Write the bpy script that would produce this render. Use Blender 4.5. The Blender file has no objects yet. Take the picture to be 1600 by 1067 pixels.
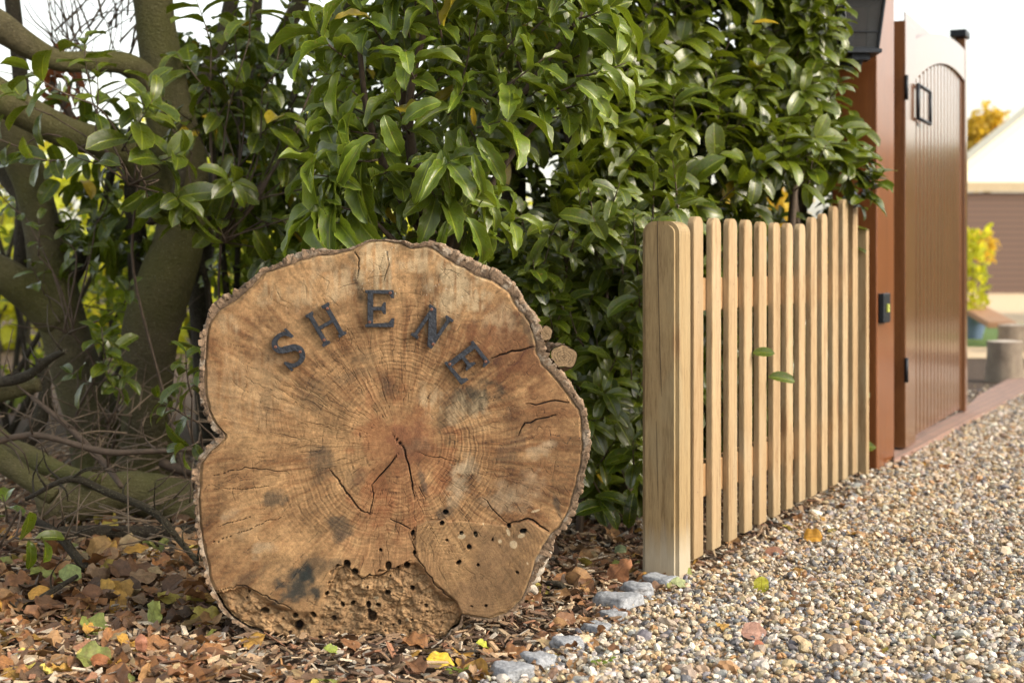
import bpy, bmesh, math, random
import numpy as np
from mathutils import Vector, Matrix
R = math.radians
random.seed(7)
rng = np.random.default_rng(7)
scene = bpy.context.scene
C = scene.collection

# ------------------------------------------------------------------ camera, sky, sun, exposure
F = 2222.0          # focal length in photograph pixels (50 mm on 36 mm)
H = 0.775           # camera height
HOR = 415.0         # horizon row in the photograph
cam_d = bpy.data.cameras.new('camera'); cam = bpy.data.objects.new('camera', cam_d); C.objects.link(cam)
cam.location = (0, 0, H); cam.rotation_euler = (R(90), 0, 0)
cam_d.lens = 50; cam_d.sensor_width = 36; cam_d.shift_y = -(533.5 - HOR) / 1600
cam_d.clip_start = 0.05; cam_d.clip_end = 2000
cam_d.dof.use_dof = True; cam_d.dof.focus_distance = 3.12; cam_d.dof.aperture_fstop = 4.2
scene.camera = cam

SUN_EL, SUN_AZ = 30.0, 114.0      # compass style: direction TO the sun = (sin az, cos az)
world = bpy.data.worlds.new('World'); scene.world = world; world.use_nodes = True
wn, wl = world.node_tree.nodes, world.node_tree.links
sky = wn.new('ShaderNodeTexSky'); sky.sky_type = 'NISHITA'; sky.sun_disc = False
sky.sun_elevation = R(SUN_EL); sky.sun_rotation = R(SUN_AZ)
sky.air_density = 1.0; sky.dust_density = 3.0; sky.ozone_density = 0.6
hs = wn.new('ShaderNodeHueSaturation'); hs.inputs['Saturation'].default_value = 0.42
mw = wn.new('ShaderNodeMix'); mw.data_type = 'RGBA'; mw.blend_type = 'MULTIPLY'; mw.inputs[0].default_value = 1
mw.inputs[7].default_value = (1.05, 1.0, 0.90, 1)
wl.new(sky.outputs[0], hs.inputs['Color']); wl.new(hs.outputs[0], mw.inputs[6])
wl.new(mw.outputs[2], wn['Background'].inputs[0]); wn['Background'].inputs[1].default_value = 0.15
sun_d = bpy.data.lights.new('sun', 'SUN'); sun_d.energy = 0.78; sun_d.angle = R(25); sun_d.color = (1.0, 0.88, 0.70)
sun = bpy.data.objects.new('sun', sun_d); C.objects.link(sun)
to_sun = Vector((math.sin(R(SUN_AZ)) * math.cos(R(SUN_EL)), math.cos(R(SUN_AZ)) * math.cos(R(SUN_EL)), math.sin(R(SUN_EL))))
sun.rotation_euler = to_sun.to_track_quat('Z', 'Y').to_euler()
scene.view_settings.view_transform = 'Standard'; scene.view_settings.look = 'None'
scene.view_settings.exposure = 1.52; scene.view_settings.gamma = 1
scene.cycles.use_denoising = True; scene.cycles.max_bounces = 8; scene.cycles.sample_clamp_indirect = 8

# ------------------------------------------------------------------ helpers
def P(px, py, Y): return np.array(((px - 800) / F * Y, Y, H - (py - HOR) / F * Y))
def G(px, py, z=0.0):
    Y = (H - z) * F / (py - HOR); return np.array(((px - 800) / F * Y, Y, z))
def unit(v):
    v = np.asarray(v, float); return v / (np.linalg.norm(v, axis=-1, keepdims=True) + 1e-12)

def tag(o, label=None, cat=None, group=None, kind=None):
    if label: o['label'] = label
    if cat: o['category'] = cat
    if group: o['group'] = group
    if kind: o['kind'] = kind
    return o
def empty(name, loc, label, cat, group=None):
    o = bpy.data.objects.new(name, None); C.objects.link(o); o.location = [float(c) for c in loc]
    o.empty_display_size = 0.1
    return tag(o, label, cat, group)
def mesh_obj(name, V, Fc, mat, parent=None, smooth=True, attrs=None, uv=None):
    """V world coordinates (n,3); Fc list or array of faces"""
    me = bpy.data.meshes.new(name)
    V = np.asarray(V, np.float32)
    loc = None
    if parent is not None: V = V - np.array(parent.matrix_world.translation if False else parent_loc(parent), np.float32)
    if isinstance(Fc, np.ndarray):
        k = Fc.shape[1]; n = len(Fc)
        me.vertices.add(len(V)); me.vertices.foreach_set('co', V.ravel())
        me.loops.add(n * k); me.loops.foreach_set('vertex_index', Fc.astype(np.int32).ravel())
        me.polygons.add(n); me.polygons.foreach_set('loop_start', np.arange(0, n * k, k, dtype=np.int32))
        me.update(calc_edges=True)
    else:
        me.from_pydata(V.tolist(), [], [list(map(int, f)) for f in Fc]); me.update()
    me.polygons.foreach_set('use_smooth', np.full(len(me.polygons), smooth))
    if attrs:
        for k_, a in attrs.items():
            a = np.asarray(a, np.float32)
            at = me.color_attributes.new(k_, 'FLOAT_COLOR', 'POINT')
            if a.shape[1] == 3: a = np.concatenate([a, np.ones((len(a), 1), np.float32)], 1)
            at.data.foreach_set('color', a.ravel())
    if uv is not None:
        ul = me.uv_layers.new(name='UVMap'); li = np.empty(len(me.loops), np.int32)
        me.loops.foreach_get('vertex_index', li); ul.data.foreach_set('uv', np.asarray(uv, np.float32)[li].ravel())
    me.validate()
    if mat: me.materials.append(mat)
    o = bpy.data.objects.new(name, me); C.objects.link(o)
    if parent is not None: o.parent = parent
    return o
def parent_loc(p):
    l = np.zeros(3)
    while p is not None:
        l += np.array(p.location); p = p.parent
    return l
def centred(o):
    """move a top-level mesh's origin to its base centre"""
    me = o.data; n = len(me.vertices); co = np.empty(n * 3, np.float32); me.vertices.foreach_get('co', co); co = co.reshape(-1, 3)
    c = np.array(((co[:, 0].min() + co[:, 0].max()) / 2, (co[:, 1].min() + co[:, 1].max()) / 2, co[:, 2].min()), np.float32)
    me.vertices.foreach_set('co', (co - c).ravel()); o.location = [float(x) for x in c]; me.update(); return o

# hash noise
def _h(ix, iy, iz, s):
    n = (ix.astype(np.int64) * 374761393 + iy.astype(np.int64) * 668265263 + iz.astype(np.int64) * 2147483647 + s * 974711) & 0xffffffff
    n = ((n ^ (n >> 13)) * 1274126177) & 0xffffffff
    n = ((n ^ (n >> 16)) * 2246822519) & 0xffffffff
    return ((n ^ (n >> 15)) & 0xffffff) / float(0xffffff)
def vnoise(x, y, z=0, s=0):
    x, y, z = np.broadcast_arrays(np.asarray(x, float), y, z)
    xi, yi, zi = np.floor(x), np.floor(y), np.floor(z)
    fx, fy, fz = x - xi, y - yi, z - zi
    u, v, w = fx * fx * (3 - 2 * fx), fy * fy * (3 - 2 * fy), fz * fz * (3 - 2 * fz)
    r = 0
    for a in (0, 1):
        for b in (0, 1):
            for c in (0, 1):
                r = r + _h(xi + a, yi + b, zi + c, s) * (u if a else 1 - u) * (v if b else 1 - v) * (w if c else 1 - w)
    return r * 2 - 1
def fbm(x, y, z=0, o=4, s=0):
    r, a, f = 0, 1.0, 1.0
    for i in range(o):
        r = r + a * vnoise(np.asarray(x) * f, np.asarray(y) * f, np.asarray(z) * f, s + i * 17); a *= .5; f *= 2.03
    return r / 1.9
def worley(x, y, s=0):
    xi, yi = np.floor(x), np.floor(y); d1 = np.full(x.shape, 9.); d2 = d1.copy(); idc = np.zeros(x.shape)
    for a in (-1, 0, 1):
        for b in (-1, 0, 1):
            cx, cy = xi + a, yi + b
            d = np.hypot(cx + _h(cx, cy, cx * 0, s) - x, cy + _h(cx, cy, cx * 0, s + 5) - y)
            m = d < d1; d2 = np.where(m, d1, np.minimum(d2, d)); idc = np.where(m, _h(cx, cy, cx * 0, s + 9), idc); d1 = np.where(m, d, d1)
    return d1, d2, idc
def sstep(a, b, x):
    t = np.clip((x - a) / (b - a), 0, 1); return t * t * (3 - 2 * t)
def seg_dist(x, y, pts):
    d = np.full(x.shape, 1e9)
    for (ax, ay), (bx, by) in zip(pts[:-1], pts[1:]):
        vx, vy = bx - ax, by - ay; L = vx * vx + vy * vy + 1e-9
        t = np.clip(((x - ax) * vx + (y - ay) * vy) / L, 0, 1)
        d = np.minimum(d, np.hypot(x - ax - t * vx, y - ay - t * vy))
    return d
def in_poly(x, y, poly):
    c = np.zeros(x.shape, bool); n = len(poly)
    for i in range(n):
        x0, y0 = poly[i]; x1, y1 = poly[(i + 1) % n]
        if y0 == y1: continue
        m = ((y0 > y) != (y1 > y)) & (x < (x1 - x0) * (y - y0) / (y1 - y0) + x0); c ^= m
    return c

# ------------------------------------------------------------------ material helpers
def new_mat(name):
    m = bpy.data.materials.new(name); m.use_nodes = True
    nt = m.node_tree; return m, nt.nodes, nt.links, nt.nodes['Principled BSDF']
def ramp(n, l, src, stops, interp='LINEAR'):
    r = n.new('ShaderNodeValToRGB'); r.color_ramp.interpolation = interp
    while len(r.color_ramp.elements) < len(stops): r.color_ramp.elements.new(0.5)
    for e, (p, c) in zip(r.color_ramp.elements, stops):
        e.position = p; e.color = (c[0], c[1], c[2], 1) if hasattr(c, '__len__') else (c, c, c, 1)
    l.new(src, r.inputs[0]); return r.outputs[0]
def mixc(n, l, fac, a, b, mode='MIX'):
    m = n.new('ShaderNodeMix'); m.data_type = 'RGBA'; m.blend_type = mode
    for s, v in ((m.inputs[0], fac), (m.inputs[6], a), (m.inputs[7], b)):
        if hasattr(v, 'is_output'): l.new(v, s)
        elif hasattr(v, '__len__'): s.default_value = (v[0], v[1], v[2], 1)
        else: s.default_value = v
    return m.outputs[2]
def math_(n, l, op, a, b=0.0, clamp=False):
    m = n.new('ShaderNodeMath'); m.operation = op; m.use_clamp = clamp
    for s, v in ((m.inputs[0], a), (m.inputs[1], b)):
        if hasattr(v, 'is_output'): l.new(v, s)
        else: s.default_value = v
    return m.outputs[0]
def noise(n, l, vec, scale, detail=4, rough=.55, dist=0, sc3=None):
    if sc3:
        mp = n.new('ShaderNodeMapping'); mp.inputs['Scale'].default_value = sc3; l.new(vec, mp.inputs[0]); vec = mp.outputs[0]
    t = n.new('ShaderNodeTexNoise'); t.inputs['Scale'].default_value = scale; t.inputs['Detail'].default_value = detail
    t.inputs['Roughness'].default_value = rough; t.inputs['Distortion'].default_value = dist
    l.new(vec, t.inputs['Vector']); return t.outputs['Fac']
def bump(n, l, b, h, strength=.5, dist=.01):
    bm_ = n.new('ShaderNodeBump'); bm_.inputs['Strength'].default_value = strength; bm_.inputs['Distance'].default_value = dist
    l.new(h, bm_.inputs['Height']); l.new(bm_.outputs[0], b.inputs['Normal'])
def objco(n): return n.new('ShaderNodeTexCoord').outputs['Object']
def attr(n, name):
    a = n.new('ShaderNodeAttribute'); a.attribute_name = name; return a.outputs['Color']

def mat_simple(name, col, rough=.6, var=.25, scale=20, bmp=.3, metallic=0, spec=.5):
    m, n, l, b = new_mat(name); co = objco(n); f = noise(n, l, co, scale, 6, .6)
    c = ramp(n, l, f, [(.25, [x * (1 - var) for x in col]), (.75, [x * (1 + var) for x in col])])
    l.new(c, b.inputs['Base Color']); b.inputs['Roughness'].default_value = rough; b.inputs['Metallic'].default_value = metallic
    b.inputs['Specular IOR Level'].default_value = spec
    bump(n, l, b, f, bmp, .004); return m

def mat_leaf(name, dark, light, yellow=(.45, .30, .02), rough=.33, trans=.22, spec=.5, vein=.6, coat=0.):
    m, n, l, b = new_mat(name)
    t = n.new('ShaderNodeSeparateColor'); l.new(attr(n, 'tint'), t.inputs[0])
    uvn = n.new('ShaderNodeUVMap'); su = n.new('ShaderNodeSeparateXYZ'); l.new(uvn.outputs[0], su.inputs[0])
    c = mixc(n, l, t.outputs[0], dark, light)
    co = objco(n); nz = noise(n, l, co, 60, 4, .6)
    c = mixc(n, l, math_(n, l, 'MULTIPLY', nz, .5), c, [x * .55 for x in dark])
    au = math_(n, l, 'ABSOLUTE', math_(n, l, 'SUBTRACT', su.outputs[0], .5))
    vp = math_(n, l, 'SUBTRACT', math_(n, l, 'MULTIPLY', su.outputs[1], 9.0), math_(n, l, 'MULTIPLY', au, 6.0))
    vv = math_(n, l, 'ABSOLUTE', math_(n, l, 'SUBTRACT', math_(n, l, 'FRACT', vp), .5))
    side = ramp(n, l, vv, [(0.0, 1.0), (.09, 0.0)])
    mid = ramp(n, l, au, [(0.018, 1.0), (.05, 0.0)])
    vm = math_(n, l, 'MAXIMUM', mid, math_(n, l, 'MULTIPLY', side, .30))
    c = mixc(n, l, math_(n, l, 'MULTIPLY', vm, vein), c, [min(1, light[0] * 2.2 + .04), min(1, light[1] * 1.8 + .04), light[2] * 2])
    rim = ramp(n, l, au, [(.44, 0.0), (.495, 1.0)])
    c = mixc(n, l, math_(n, l, 'MULTIPLY', rim, .55), c, [min(1, light[0] * 1.9 + .03), min(1, light[1] * 1.6 + .03), light[2] * 2])
    c = mixc(n, l, t.outputs[1], c, yellow)
    br = noise(n, l, co, 140, 2, .5)
    c = mixc(n, l, math_(n, l, 'MULTIPLY', ramp(n, l, br, [(.62, 0.0), (.70, 1.0)]), .7), c, (.15, .10, .035))
    l.new(c, b.inputs['Base Color']); l.new(ramp(n, l, nz, [(.35, rough * .8), (.65, rough * 1.7)]), b.inputs['Roughness']); b.inputs['Specular IOR Level'].default_value = spec; b.inputs['Coat Weight'].default_value = coat; b.inputs['Coat Roughness'].default_value = .16
    hh = math_(n, l, 'ADD', math_(n, l, 'MULTIPLY', vm, -.6), math_(n, l, 'MULTIPLY', nz, .8))
    bump(n, l, b, hh, .45, .004)
    tr = n.new('ShaderNodeBsdfTranslucent'); l.new(mixc(n, l, .5, c, [light[0] * 2.6, light[1] * 2.2, light[2]]), tr.inputs[0])
    ms = n.new('ShaderNodeMixShader'); ms.inputs[0].default_value = trans
    l.new(b.outputs[0], ms.inputs[1]); l.new(tr.outputs[0], ms.inputs[2]); l.new(ms.outputs[0], n['Material Output'].inputs[0])
    return m

def mat_wood(name, base, dark, grain=1.0, rough=.7, knots=True, axis=2, gloss=0.0, greybase=False):
    m, n, l, b = new_mat(name); co = objco(n)
    oi = n.new('ShaderNodeObjectInfo')
    off = n.new('ShaderNodeVectorMath'); off.operation = 'ADD'; l.new(co, off.inputs[0])
    cb = n.new('ShaderNodeCombineXYZ'); r10 = math_(n, l, 'MULTIPLY', oi.outputs['Random'], 37.0)
    for i in range(3): l.new(r10, cb.inputs[i])
    l.new(cb.outputs[0], off.inputs[1]); vec = off.outputs[0]
    s = [1, 1, 1]; s[axis] = .06
    g1 = noise(n, l, vec, 26 * grain, 5, .6, 1.2, s)
    g2 = noise(n, l, vec, 220 * grain, 4, .7, .3, [q_ * (1 if q_ == 1 else 1.6) for q_ in s])
    s2 = [1, 1, 1]; s2[axis] = .35
    g3 = noise(n, l, vec, 5, 3, .5, 0, s2)
    f = math_(n, l, 'ADD', math_(n, l, 'MULTIPLY', g1, .5), math_(n, l, 'MULTIPLY', g2, .5))
    c = ramp(n, l, f, [(.40, dark), (.50, [(a_ + b_ * 4) / 5 for a_, b_ in zip(dark, base)]), (.62, [min(1, x * 1.22) for x in base])])
    c = mixc(n, l, math_(n, l, 'MULTIPLY', g3, .8), c, [base[0] * .66, base[1] * .58, base[2] * .50])
    if knots: c = mixc(n, l, math_(n, l, 'MULTIPLY', ramp(n, l, noise(n, l, vec, 9, 4, .6, .4, s2), [(.5, 0.0), (.68, 1.0)]), .45), c, [base[0] * .85, base[1] * .98, base[2] * 1.15])
    if knots:
        mp = n.new('ShaderNodeMapping'); k = [8, 8, 8]; k[axis] = 2.6; mp.inputs['Scale'].default_value = k; l.new(vec, mp.inputs[0])
        v = n.new('ShaderNodeTexVoronoi'); v.inputs['Scale'].default_value = 1; l.new(mp.outputs[0], v.inputs['Vector'])
        kn = ramp(n, l, v.outputs['Distance'], [(.06, 1.0), (.17, 0.0)])
        c = mixc(n, l, math_(n, l, 'MULTIPLY', kn, .75), c, (.16, .075, .03))
    if knots:
        sp0 = n.new('ShaderNodeSeparateXYZ'); l.new(co, sp0.inputs[0]); hg0 = math_(n, l, 'ADD', sp0.outputs[2], math_(n, l, 'MULTIPLY', g3, .10))
        c = mixc(n, l, math_(n, l, 'MULTIPLY', ramp(n, l, hg0, [(.08, 1.0), (.17, 0.0)]), .35), c, (.20, .17, .10))
    # per object brightness
    c = mixc(n, l, math_(n, l, 'MULTIPLY', oi.outputs['Random'], .40), c, [base[0] * .6, base[1] * .5, base[2] * .38])
    if greybase:
        sp = n.new('ShaderNodeSeparateXYZ'); l.new(co, sp.inputs[0])
        hgt = math_(n, l, 'ADD', sp.outputs[2], math_(n, l, 'MULTIPLY', g1, .12))
        c = mixc(n, l, math_(n, l, 'MULTIPLY', ramp(n, l, hgt, [(.12, 1.0), (.2, 0.0)]), .65), c, (.42, .38, .30))
    l.new(c, b.inputs['Base Color']); b.inputs['Roughness'].default_value = rough
    if gloss: b.inputs['Coat Weight'].default_value = gloss; b.inputs['Coat Roughness'].default_value = .14
    bump(n, l, b, f, .5, .0025); return m

def mat_vcol(name, rough=.85, fine=300, amt=.35, bmp=.4, bd=.002, spec=.3):
    m, n, l, b = new_mat(name); co = objco(n); c = attr(n, 'col')
    f = noise(n, l, co, fine, 4, .65)
    k = ramp(n, l, f, [(.3, 1 - amt), (.7, 1 + amt * .6)])
    l.new(mixc(n, l, 1.0, c, k, 'MULTIPLY'), b.inputs['Base Color'])
    b.inputs['Roughness'].default_value = rough; b.inputs['Specular IOR Level'].default_value = spec
    bump(n, l, b, f, bmp, bd); return m

def mat_bark(name, a, b_, moss=(.10, .10, .03), mossy=.5, scale=1.0):
    m, n, l, b = new_mat(name); co = objco(n)
    f = noise(n, l, co, 7 * scale, 6, .6, .5); g = noise(n, l, co, 70 * scale, 5, .7, .2, (1, 1, 1.8)); h_ = noise(n, l, co, 3 * scale, 3, .5)
    c = ramp(n, l, math_(n, l, 'ADD', math_(n, l, 'MULTIPLY', f, .6), math_(n, l, 'MULTIPLY', g, .4)), [(.35, a), (.65, b_)])
    c = mixc(n, l, math_(n, l, 'MULTIPLY', ramp(n, l, h_, [(.4, 0.0), (.6, 1.0)]), mossy), c, moss)
    sp = noise(n, l, co, 200 * scale, 2, .5)
    c = mixc(n, l, math_(n, l, 'MULTIPLY', ramp(n, l, sp, [(.62, 0.0), (.70, 1.0)]), .4), c, (.28, .27, .18))
    l.new(c, b.inputs['Base Color']); b.inputs['Roughness'].default_value = .8; b.inputs['Specular IOR Level'].default_value = .25
    bump(n, l, b, math_(n, l, 'ADD', f, math_(n, l, 'MULTIPLY', g, .8)), .9, .018); return m

M = {}
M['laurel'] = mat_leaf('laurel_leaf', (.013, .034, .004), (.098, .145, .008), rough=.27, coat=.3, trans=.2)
M['curl'] = mat_leaf('long_leaf', (.024, .054, .006), (.125, .19, .018), rough=.30, trans=.22, vein=.75, coat=.2)
M['mid'] = mat_leaf('middle_leaf', (.050, .095, .010), (.20, .28, .025), rough=.35, trans=.38, coat=.2)
M['far'] = mat_leaf('far_leaf', (.20, .27, .02), (.55, .58, .05), rough=.6, trans=.4, vein=.2)
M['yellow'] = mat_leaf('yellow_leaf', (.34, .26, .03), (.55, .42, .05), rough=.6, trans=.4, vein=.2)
M['litter'] = None
M['stem'] = mat_simple('green_stem', (.13, .13, .05), .6, .3, 40)
M['twig'] = mat_simple('brown_twig', (.075, .052, .036), .8, .4, 60, .5)
M['bark'] = mat_bark('smooth_bark', (.042, .036, .018), (.12, .102, .055), moss=(.085, .085, .020), mossy=.7)
M['bark_moss'] = mat_bark('mossy_bark', (.07, .06, .03), (.16, .14, .07), moss=(.095, .10, .025), mossy=.75)
M['bark_dark'] = mat_bark('dark_bark', (.022, .018, .013), (.065, .052, .038), mossy=.15)
M['fence'] = mat_wood('new_softwood', (.42, .315, .185), (.17, .095, .038))
M['fence_post'] = mat_wood('new_softwood_post', (.35, .265, .14), (.11, .07, .03), greybase=True)
M['gatewood'] = mat_wood('stained_wood', (.22, .078, .024), (.11, .034, .011), 1.0, .34, False, 2, .35)
M['gatepanel'] = mat_wood('varnished_gate', (.21, .092, .036), (.10, .042, .018), 1.0, .24, False, 2, 1.0)
M['black'] = mat_simple('black_metal', (.022, .026, .034), .45, .3, 60, .5, .6)
M['letter'] = mat_simple('blackened_iron', (.030, .034, .044), .42, .35, 120, .6, .4)
M['rust'] = mat_simple('rusty_screw', (.16, .07, .045), .5, .4, 200, .4, .5)
M['stone'] = mat_simple('granite', (.25, .262, .285), .85, .55, 120, .8)

# ------------------------------------------------------------------ geometry builders
def catmull(pts, k=6):
    p = np.asarray(pts, float); p = np.vstack([2 * p[0] - p[1], p, 2 * p[-1] - p[-2]]); out = []
    for i in range(1, len(p) - 2):
        for t in np.arange(k) / k:
            a, b, c, d = p[i - 1], p[i], p[i + 1], p[i + 2]
            out.append(.5 * (2 * b + (c - a) * t + (2 * a - 5 * b + 4 * c - d) * t * t + (3 * b - a - 3 * c + d) * t ** 3))
    out.append(p[-2]); return np.array(out)
class MB:
    """collects pieces of one mesh"""
    def __init__(s): s.V = []; s.F = []; s.n = 0; s.A = []
    def add(s, V, Fc, col=None):
        V = np.asarray(V, float); s.V.append(V); s.F += [[int(i) + s.n for i in f] for f in Fc]; s.n += len(V)
        if col is not None: s.A.append(np.broadcast_to(np.asarray(col, float), (len(V), 3)))
    def tube(s, pts, rad, seg=8, k=5, lump=0.0, seed=0, capend=True, col=None):
        pr = np.hstack([np.asarray(pts, float), np.asarray(rad, float).reshape(-1, 1)])
        pr = catmull(pr, k); p = pr[:, :3]; r = np.maximum(pr[:, 3], 1e-4)
        t = unit(np.gradient(p, axis=0)); up = np.array((.13, .21, .97))
        if abs(t[0] @ up) > .9: up = np.array((1, .1, 0.))
        nrm = unit(np.cross(t[0], up)); N = []
        for i in range(len(p)):
            nrm = unit(nrm - t[i] * (nrm @ t[i])); N.append(nrm)
        N = np.array(N); B = np.cross(t, N); a = np.arange(seg) * 2 * math.pi / seg
        ring = N[:, None, :] * np.cos(a)[None, :, None] + B[:, None, :] * np.sin(a)[None, :, None]
        rr = r[:, None] * np.ones(seg)[None, :]
        if lump:
            q = p[:, None, :] + ring * r[:, None, None]
            rr = rr * (1 + lump * fbm(q[..., 0] * 6 + seed, q[..., 1] * 6, q[..., 2] * 6, 3, seed) + lump * .5 * fbm(q[..., 0] * 25, q[..., 1] * 25, q[..., 2] * 14, 2, seed + 3))
        V = (p[:, None, :] + ring * rr[..., None]).reshape(-1, 3); m = len(p); Fc = []
        for i in range(m - 1):
            for j in range(seg):
                j2 = (j + 1) % seg; Fc.append((i * seg + j, i * seg + j2, (i + 1) * seg + j2, (i + 1) * seg + j))
        Fc.append(tuple(range(seg))[::-1]); Fc.append(tuple((m - 1) * seg + j for j in range(seg)))
        s.add(V, Fc, col)
    def box(s, c, u, v, w, col=None):
        """box centre c with half-axis vectors u v w"""
        c, u, v, w = map(lambda q: np.asarray(q, float), (c, u, v, w))
        V = [c + a * u + b * v + d * w for a in (-1, 1) for b in (-1, 1) for d in (-1, 1)]
        s.add(V, [(0, 1, 3, 2), (4, 6, 7, 5), (0, 4, 5, 1), (2, 3, 7, 6), (0, 2, 6, 4), (1, 5, 7, 3)], col)
    def build(s, name, mat, parent=None, smooth=True, bev=0, seg=2):
        V = np.vstack(s.V); at = {'col': np.vstack(s.A)} if s.A else None
        o = mesh_obj(name, V, s.F, mat, parent, smooth, at)
        bm = bmesh.new(); bm.from_mesh(o.data); bmesh.ops.recalc_face_normals(bm, faces=bm.faces)
        if bev: bmesh.ops.bevel(bm, geom=list(bm.edges), offset=bev, segments=seg, affect='EDGES', profile=.6)
        bm.to_mesh(o.data); bm.free(); return o
def px_tube(mb, pts, seg=10, lump=.08, seed=0, k=6, col=None):
    """pts: (px,py,Y,radius_px)"""
    mb.tube([P(a, b, Y) for a, b, Y, r in pts], [r / F * Y for a, b, Y, r in pts], seg, k, lump, seed, col=col)

# leaves ----------------------------------------------------------
def leaf_tpl(nl=7, nw=3, W=.17, fold=.35, curve=.8, wave=.03, ph=0., a=.62, b=.62, serr=0., twist=0.):
    v = np.linspace(0, 1, nl); u = np.linspace(-1, 1, nw)
    hw = (v ** a) * ((1 - v) ** b); hw = hw / hw.max() * W; hw[0] = .012; hw[-1] = .004
    cy = np.sin(curve * v) / curve; cz = -(1 - np.cos(curve * v)) / curve
    V = []; UV = []
    for i in range(nl):
        for j in range(nw):
            x = u[j] * hw[i] * (1 + serr * math.sin(i * 2.6 + j)); z = abs(u[j]) * hw[i] * fold * (1 + .0 * i) + wave * math.sin(v[i] * 15 + ph + u[j]) * abs(u[j])
            x *= math.cos(math.atan(fold) * .6)
            ca, sa = math.cos(curve * v[i]), math.sin(curve * v[i]); tw = twist * v[i]
            x2, z2 = x * math.cos(tw) - z * math.sin(tw), x * math.sin(tw) + z * math.cos(tw)
            V.append((x2, cy[i] + z2 * sa, cz[i] + z2 * ca)); UV.append(((u[j] + 1) / 2, v[i]))
    Fc = [(i * nw + j, i * nw + j + 1, (i + 1) * nw + j + 1, (i + 1) * nw + j) for i in range(nl - 1) for j in range(nw - 1)]
    return np.array(V), np.array(Fc), np.array(UV)
class Leaves:
    def __init__(s, tpls): s.t = tpls; s.rows = []
    def add(s, pos, d, up, sc, tint): s.rows.append((*pos, *d, *up, sc, *tint, random.randrange(len(s.t))))
    def build(s, name, mat, parent=None):
        A = np.array(s.rows); Vs, Fs, Us, Ts = [], [], [], []; off = 0
        for k, (tv, tf, tu) in enumerate(s.t):
            a = A[A[:, -1] == k]
            if not len(a): continue
            D = unit(a[:, 3:6]); X = unit(np.cross(D, a[:, 6:9])); Z = np.cross(X, D)
            V = a[:, None, 0:3] + a[:, None, 9:10] * (tv[None, :, 0:1] * X[:, None, :] + tv[None, :, 1:2] * D[:, None, :] + tv[None, :, 2:3] * Z[:, None, :])
            n, m = V.shape[:2]; Vs.append(V.reshape(-1, 3))
            Fs.append((tf[None] + (np.arange(n) * m)[:, None, None] + off).reshape(-1, 4)); off += n * m
            Us.append(np.tile(tu, (n, 1))); Ts.append(np.repeat(a[:, 10:13], m, axis=0))
        return mesh_obj(name, np.vstack(Vs), np.vstack(Fs), mat, parent, True, {'tint': np.vstack(Ts)}, np.vstack(Us))
def rand_unit():
    return unit(rng.normal(size=3))
UP = np.array((0, 0, 1.))
def sprig(L, stems, base, d, ln, n, ll, spread=1.0, droop=.2, tint=.4, yel=.02, tipup=.15, rad=.003, jit=.25, rosette=.7):
    d = unit(d); side = unit(np.cross(d, rand_unit())); bend = unit(UP * tipup + rand_unit() * .12)
    pts = [np.array(base) + d * ln * t + bend * ln * .35 * t * t for t in (0, .35, .7, 1)]
    if stems is not None: stems.tube(pts, [rad, rad * .85, rad * .6, rad * .35], 5, 2)
    az = random.random() * 6.28
    for k in range(n):
        t = ((k + .6) / n) ** rosette; t = min(t, 1)
        p = np.array(base) + d * ln * t + bend * ln * .35 * t * t
        dd = unit(d + bend * .7 * t); s1 = unit(np.cross(dd, side)); s2 = np.cross(dd, s1)
        az += 2.4 + random.uniform(-.3, .3); rv = s1 * math.cos(az) + s2 * math.sin(az)
        a = spread * (1.15 - .55 * t) + random.uniform(-jit, jit)
        ld = unit(dd * math.cos(a) + rv * math.sin(a) - UP * droop * random.uniform(.5, 1.4))
        up = unit(dd * math.sin(a) - rv * math.cos(a) * .6 + UP * .9 + rand_unit() * .35)
        s = ll * random.uniform(.68, 1.15) * (1 - .25 * (t > .93))
        y = 1.0 * random.uniform(.4, 1) if random.random() < yel else random.uniform(0, .04)
        L.add(p, ld, up, s, (np.clip(tint + random.uniform(-.35, .35) + .15 * t, 0, 1), y, random.random()))

T_laurel = [leaf_tpl(7, 5, w, f, c, .012, p, .55, .5, 0, tw) for w, f, c, p, tw in ((.25, .30, .7, 0, .2), (.22, .45, 1.0, 1, -.3), (.28, .18, .4, 2, .1), (.21, .35, .9, 3, .3), (.23, .5, .6, 4, -.1), (.19, .25, 1.3, 5, 0))]
T_curl = [leaf_tpl(13, 5, w, f, c, .032, p, .62, .72, .10, tw) for w, f, c, p, tw in ((.16, .85, .8, 0, .3), (.19, .55, 1.1, 1, -.2), (.14, 1.1, .9, 2, .5), (.18, .4, .6, 3, -.5), (.20, .35, 1.0, 4, .2), (.15, .9, 1.4, 5, -.3))]
T_low = [leaf_tpl(5, 3, w, f, c, .02, p, .6, .5) for w, f, c, p in ((.2, .3, .8, 0), (.23, .2, .4, 1), (.18, .5, 1.2, 2))]
T_round = [leaf_tpl(5, 3, w, f, c, .02, p, .5, .45) for w, f, c, p in ((.34, .2, .6, 0), (.30, .3, .4, 1))]

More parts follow.
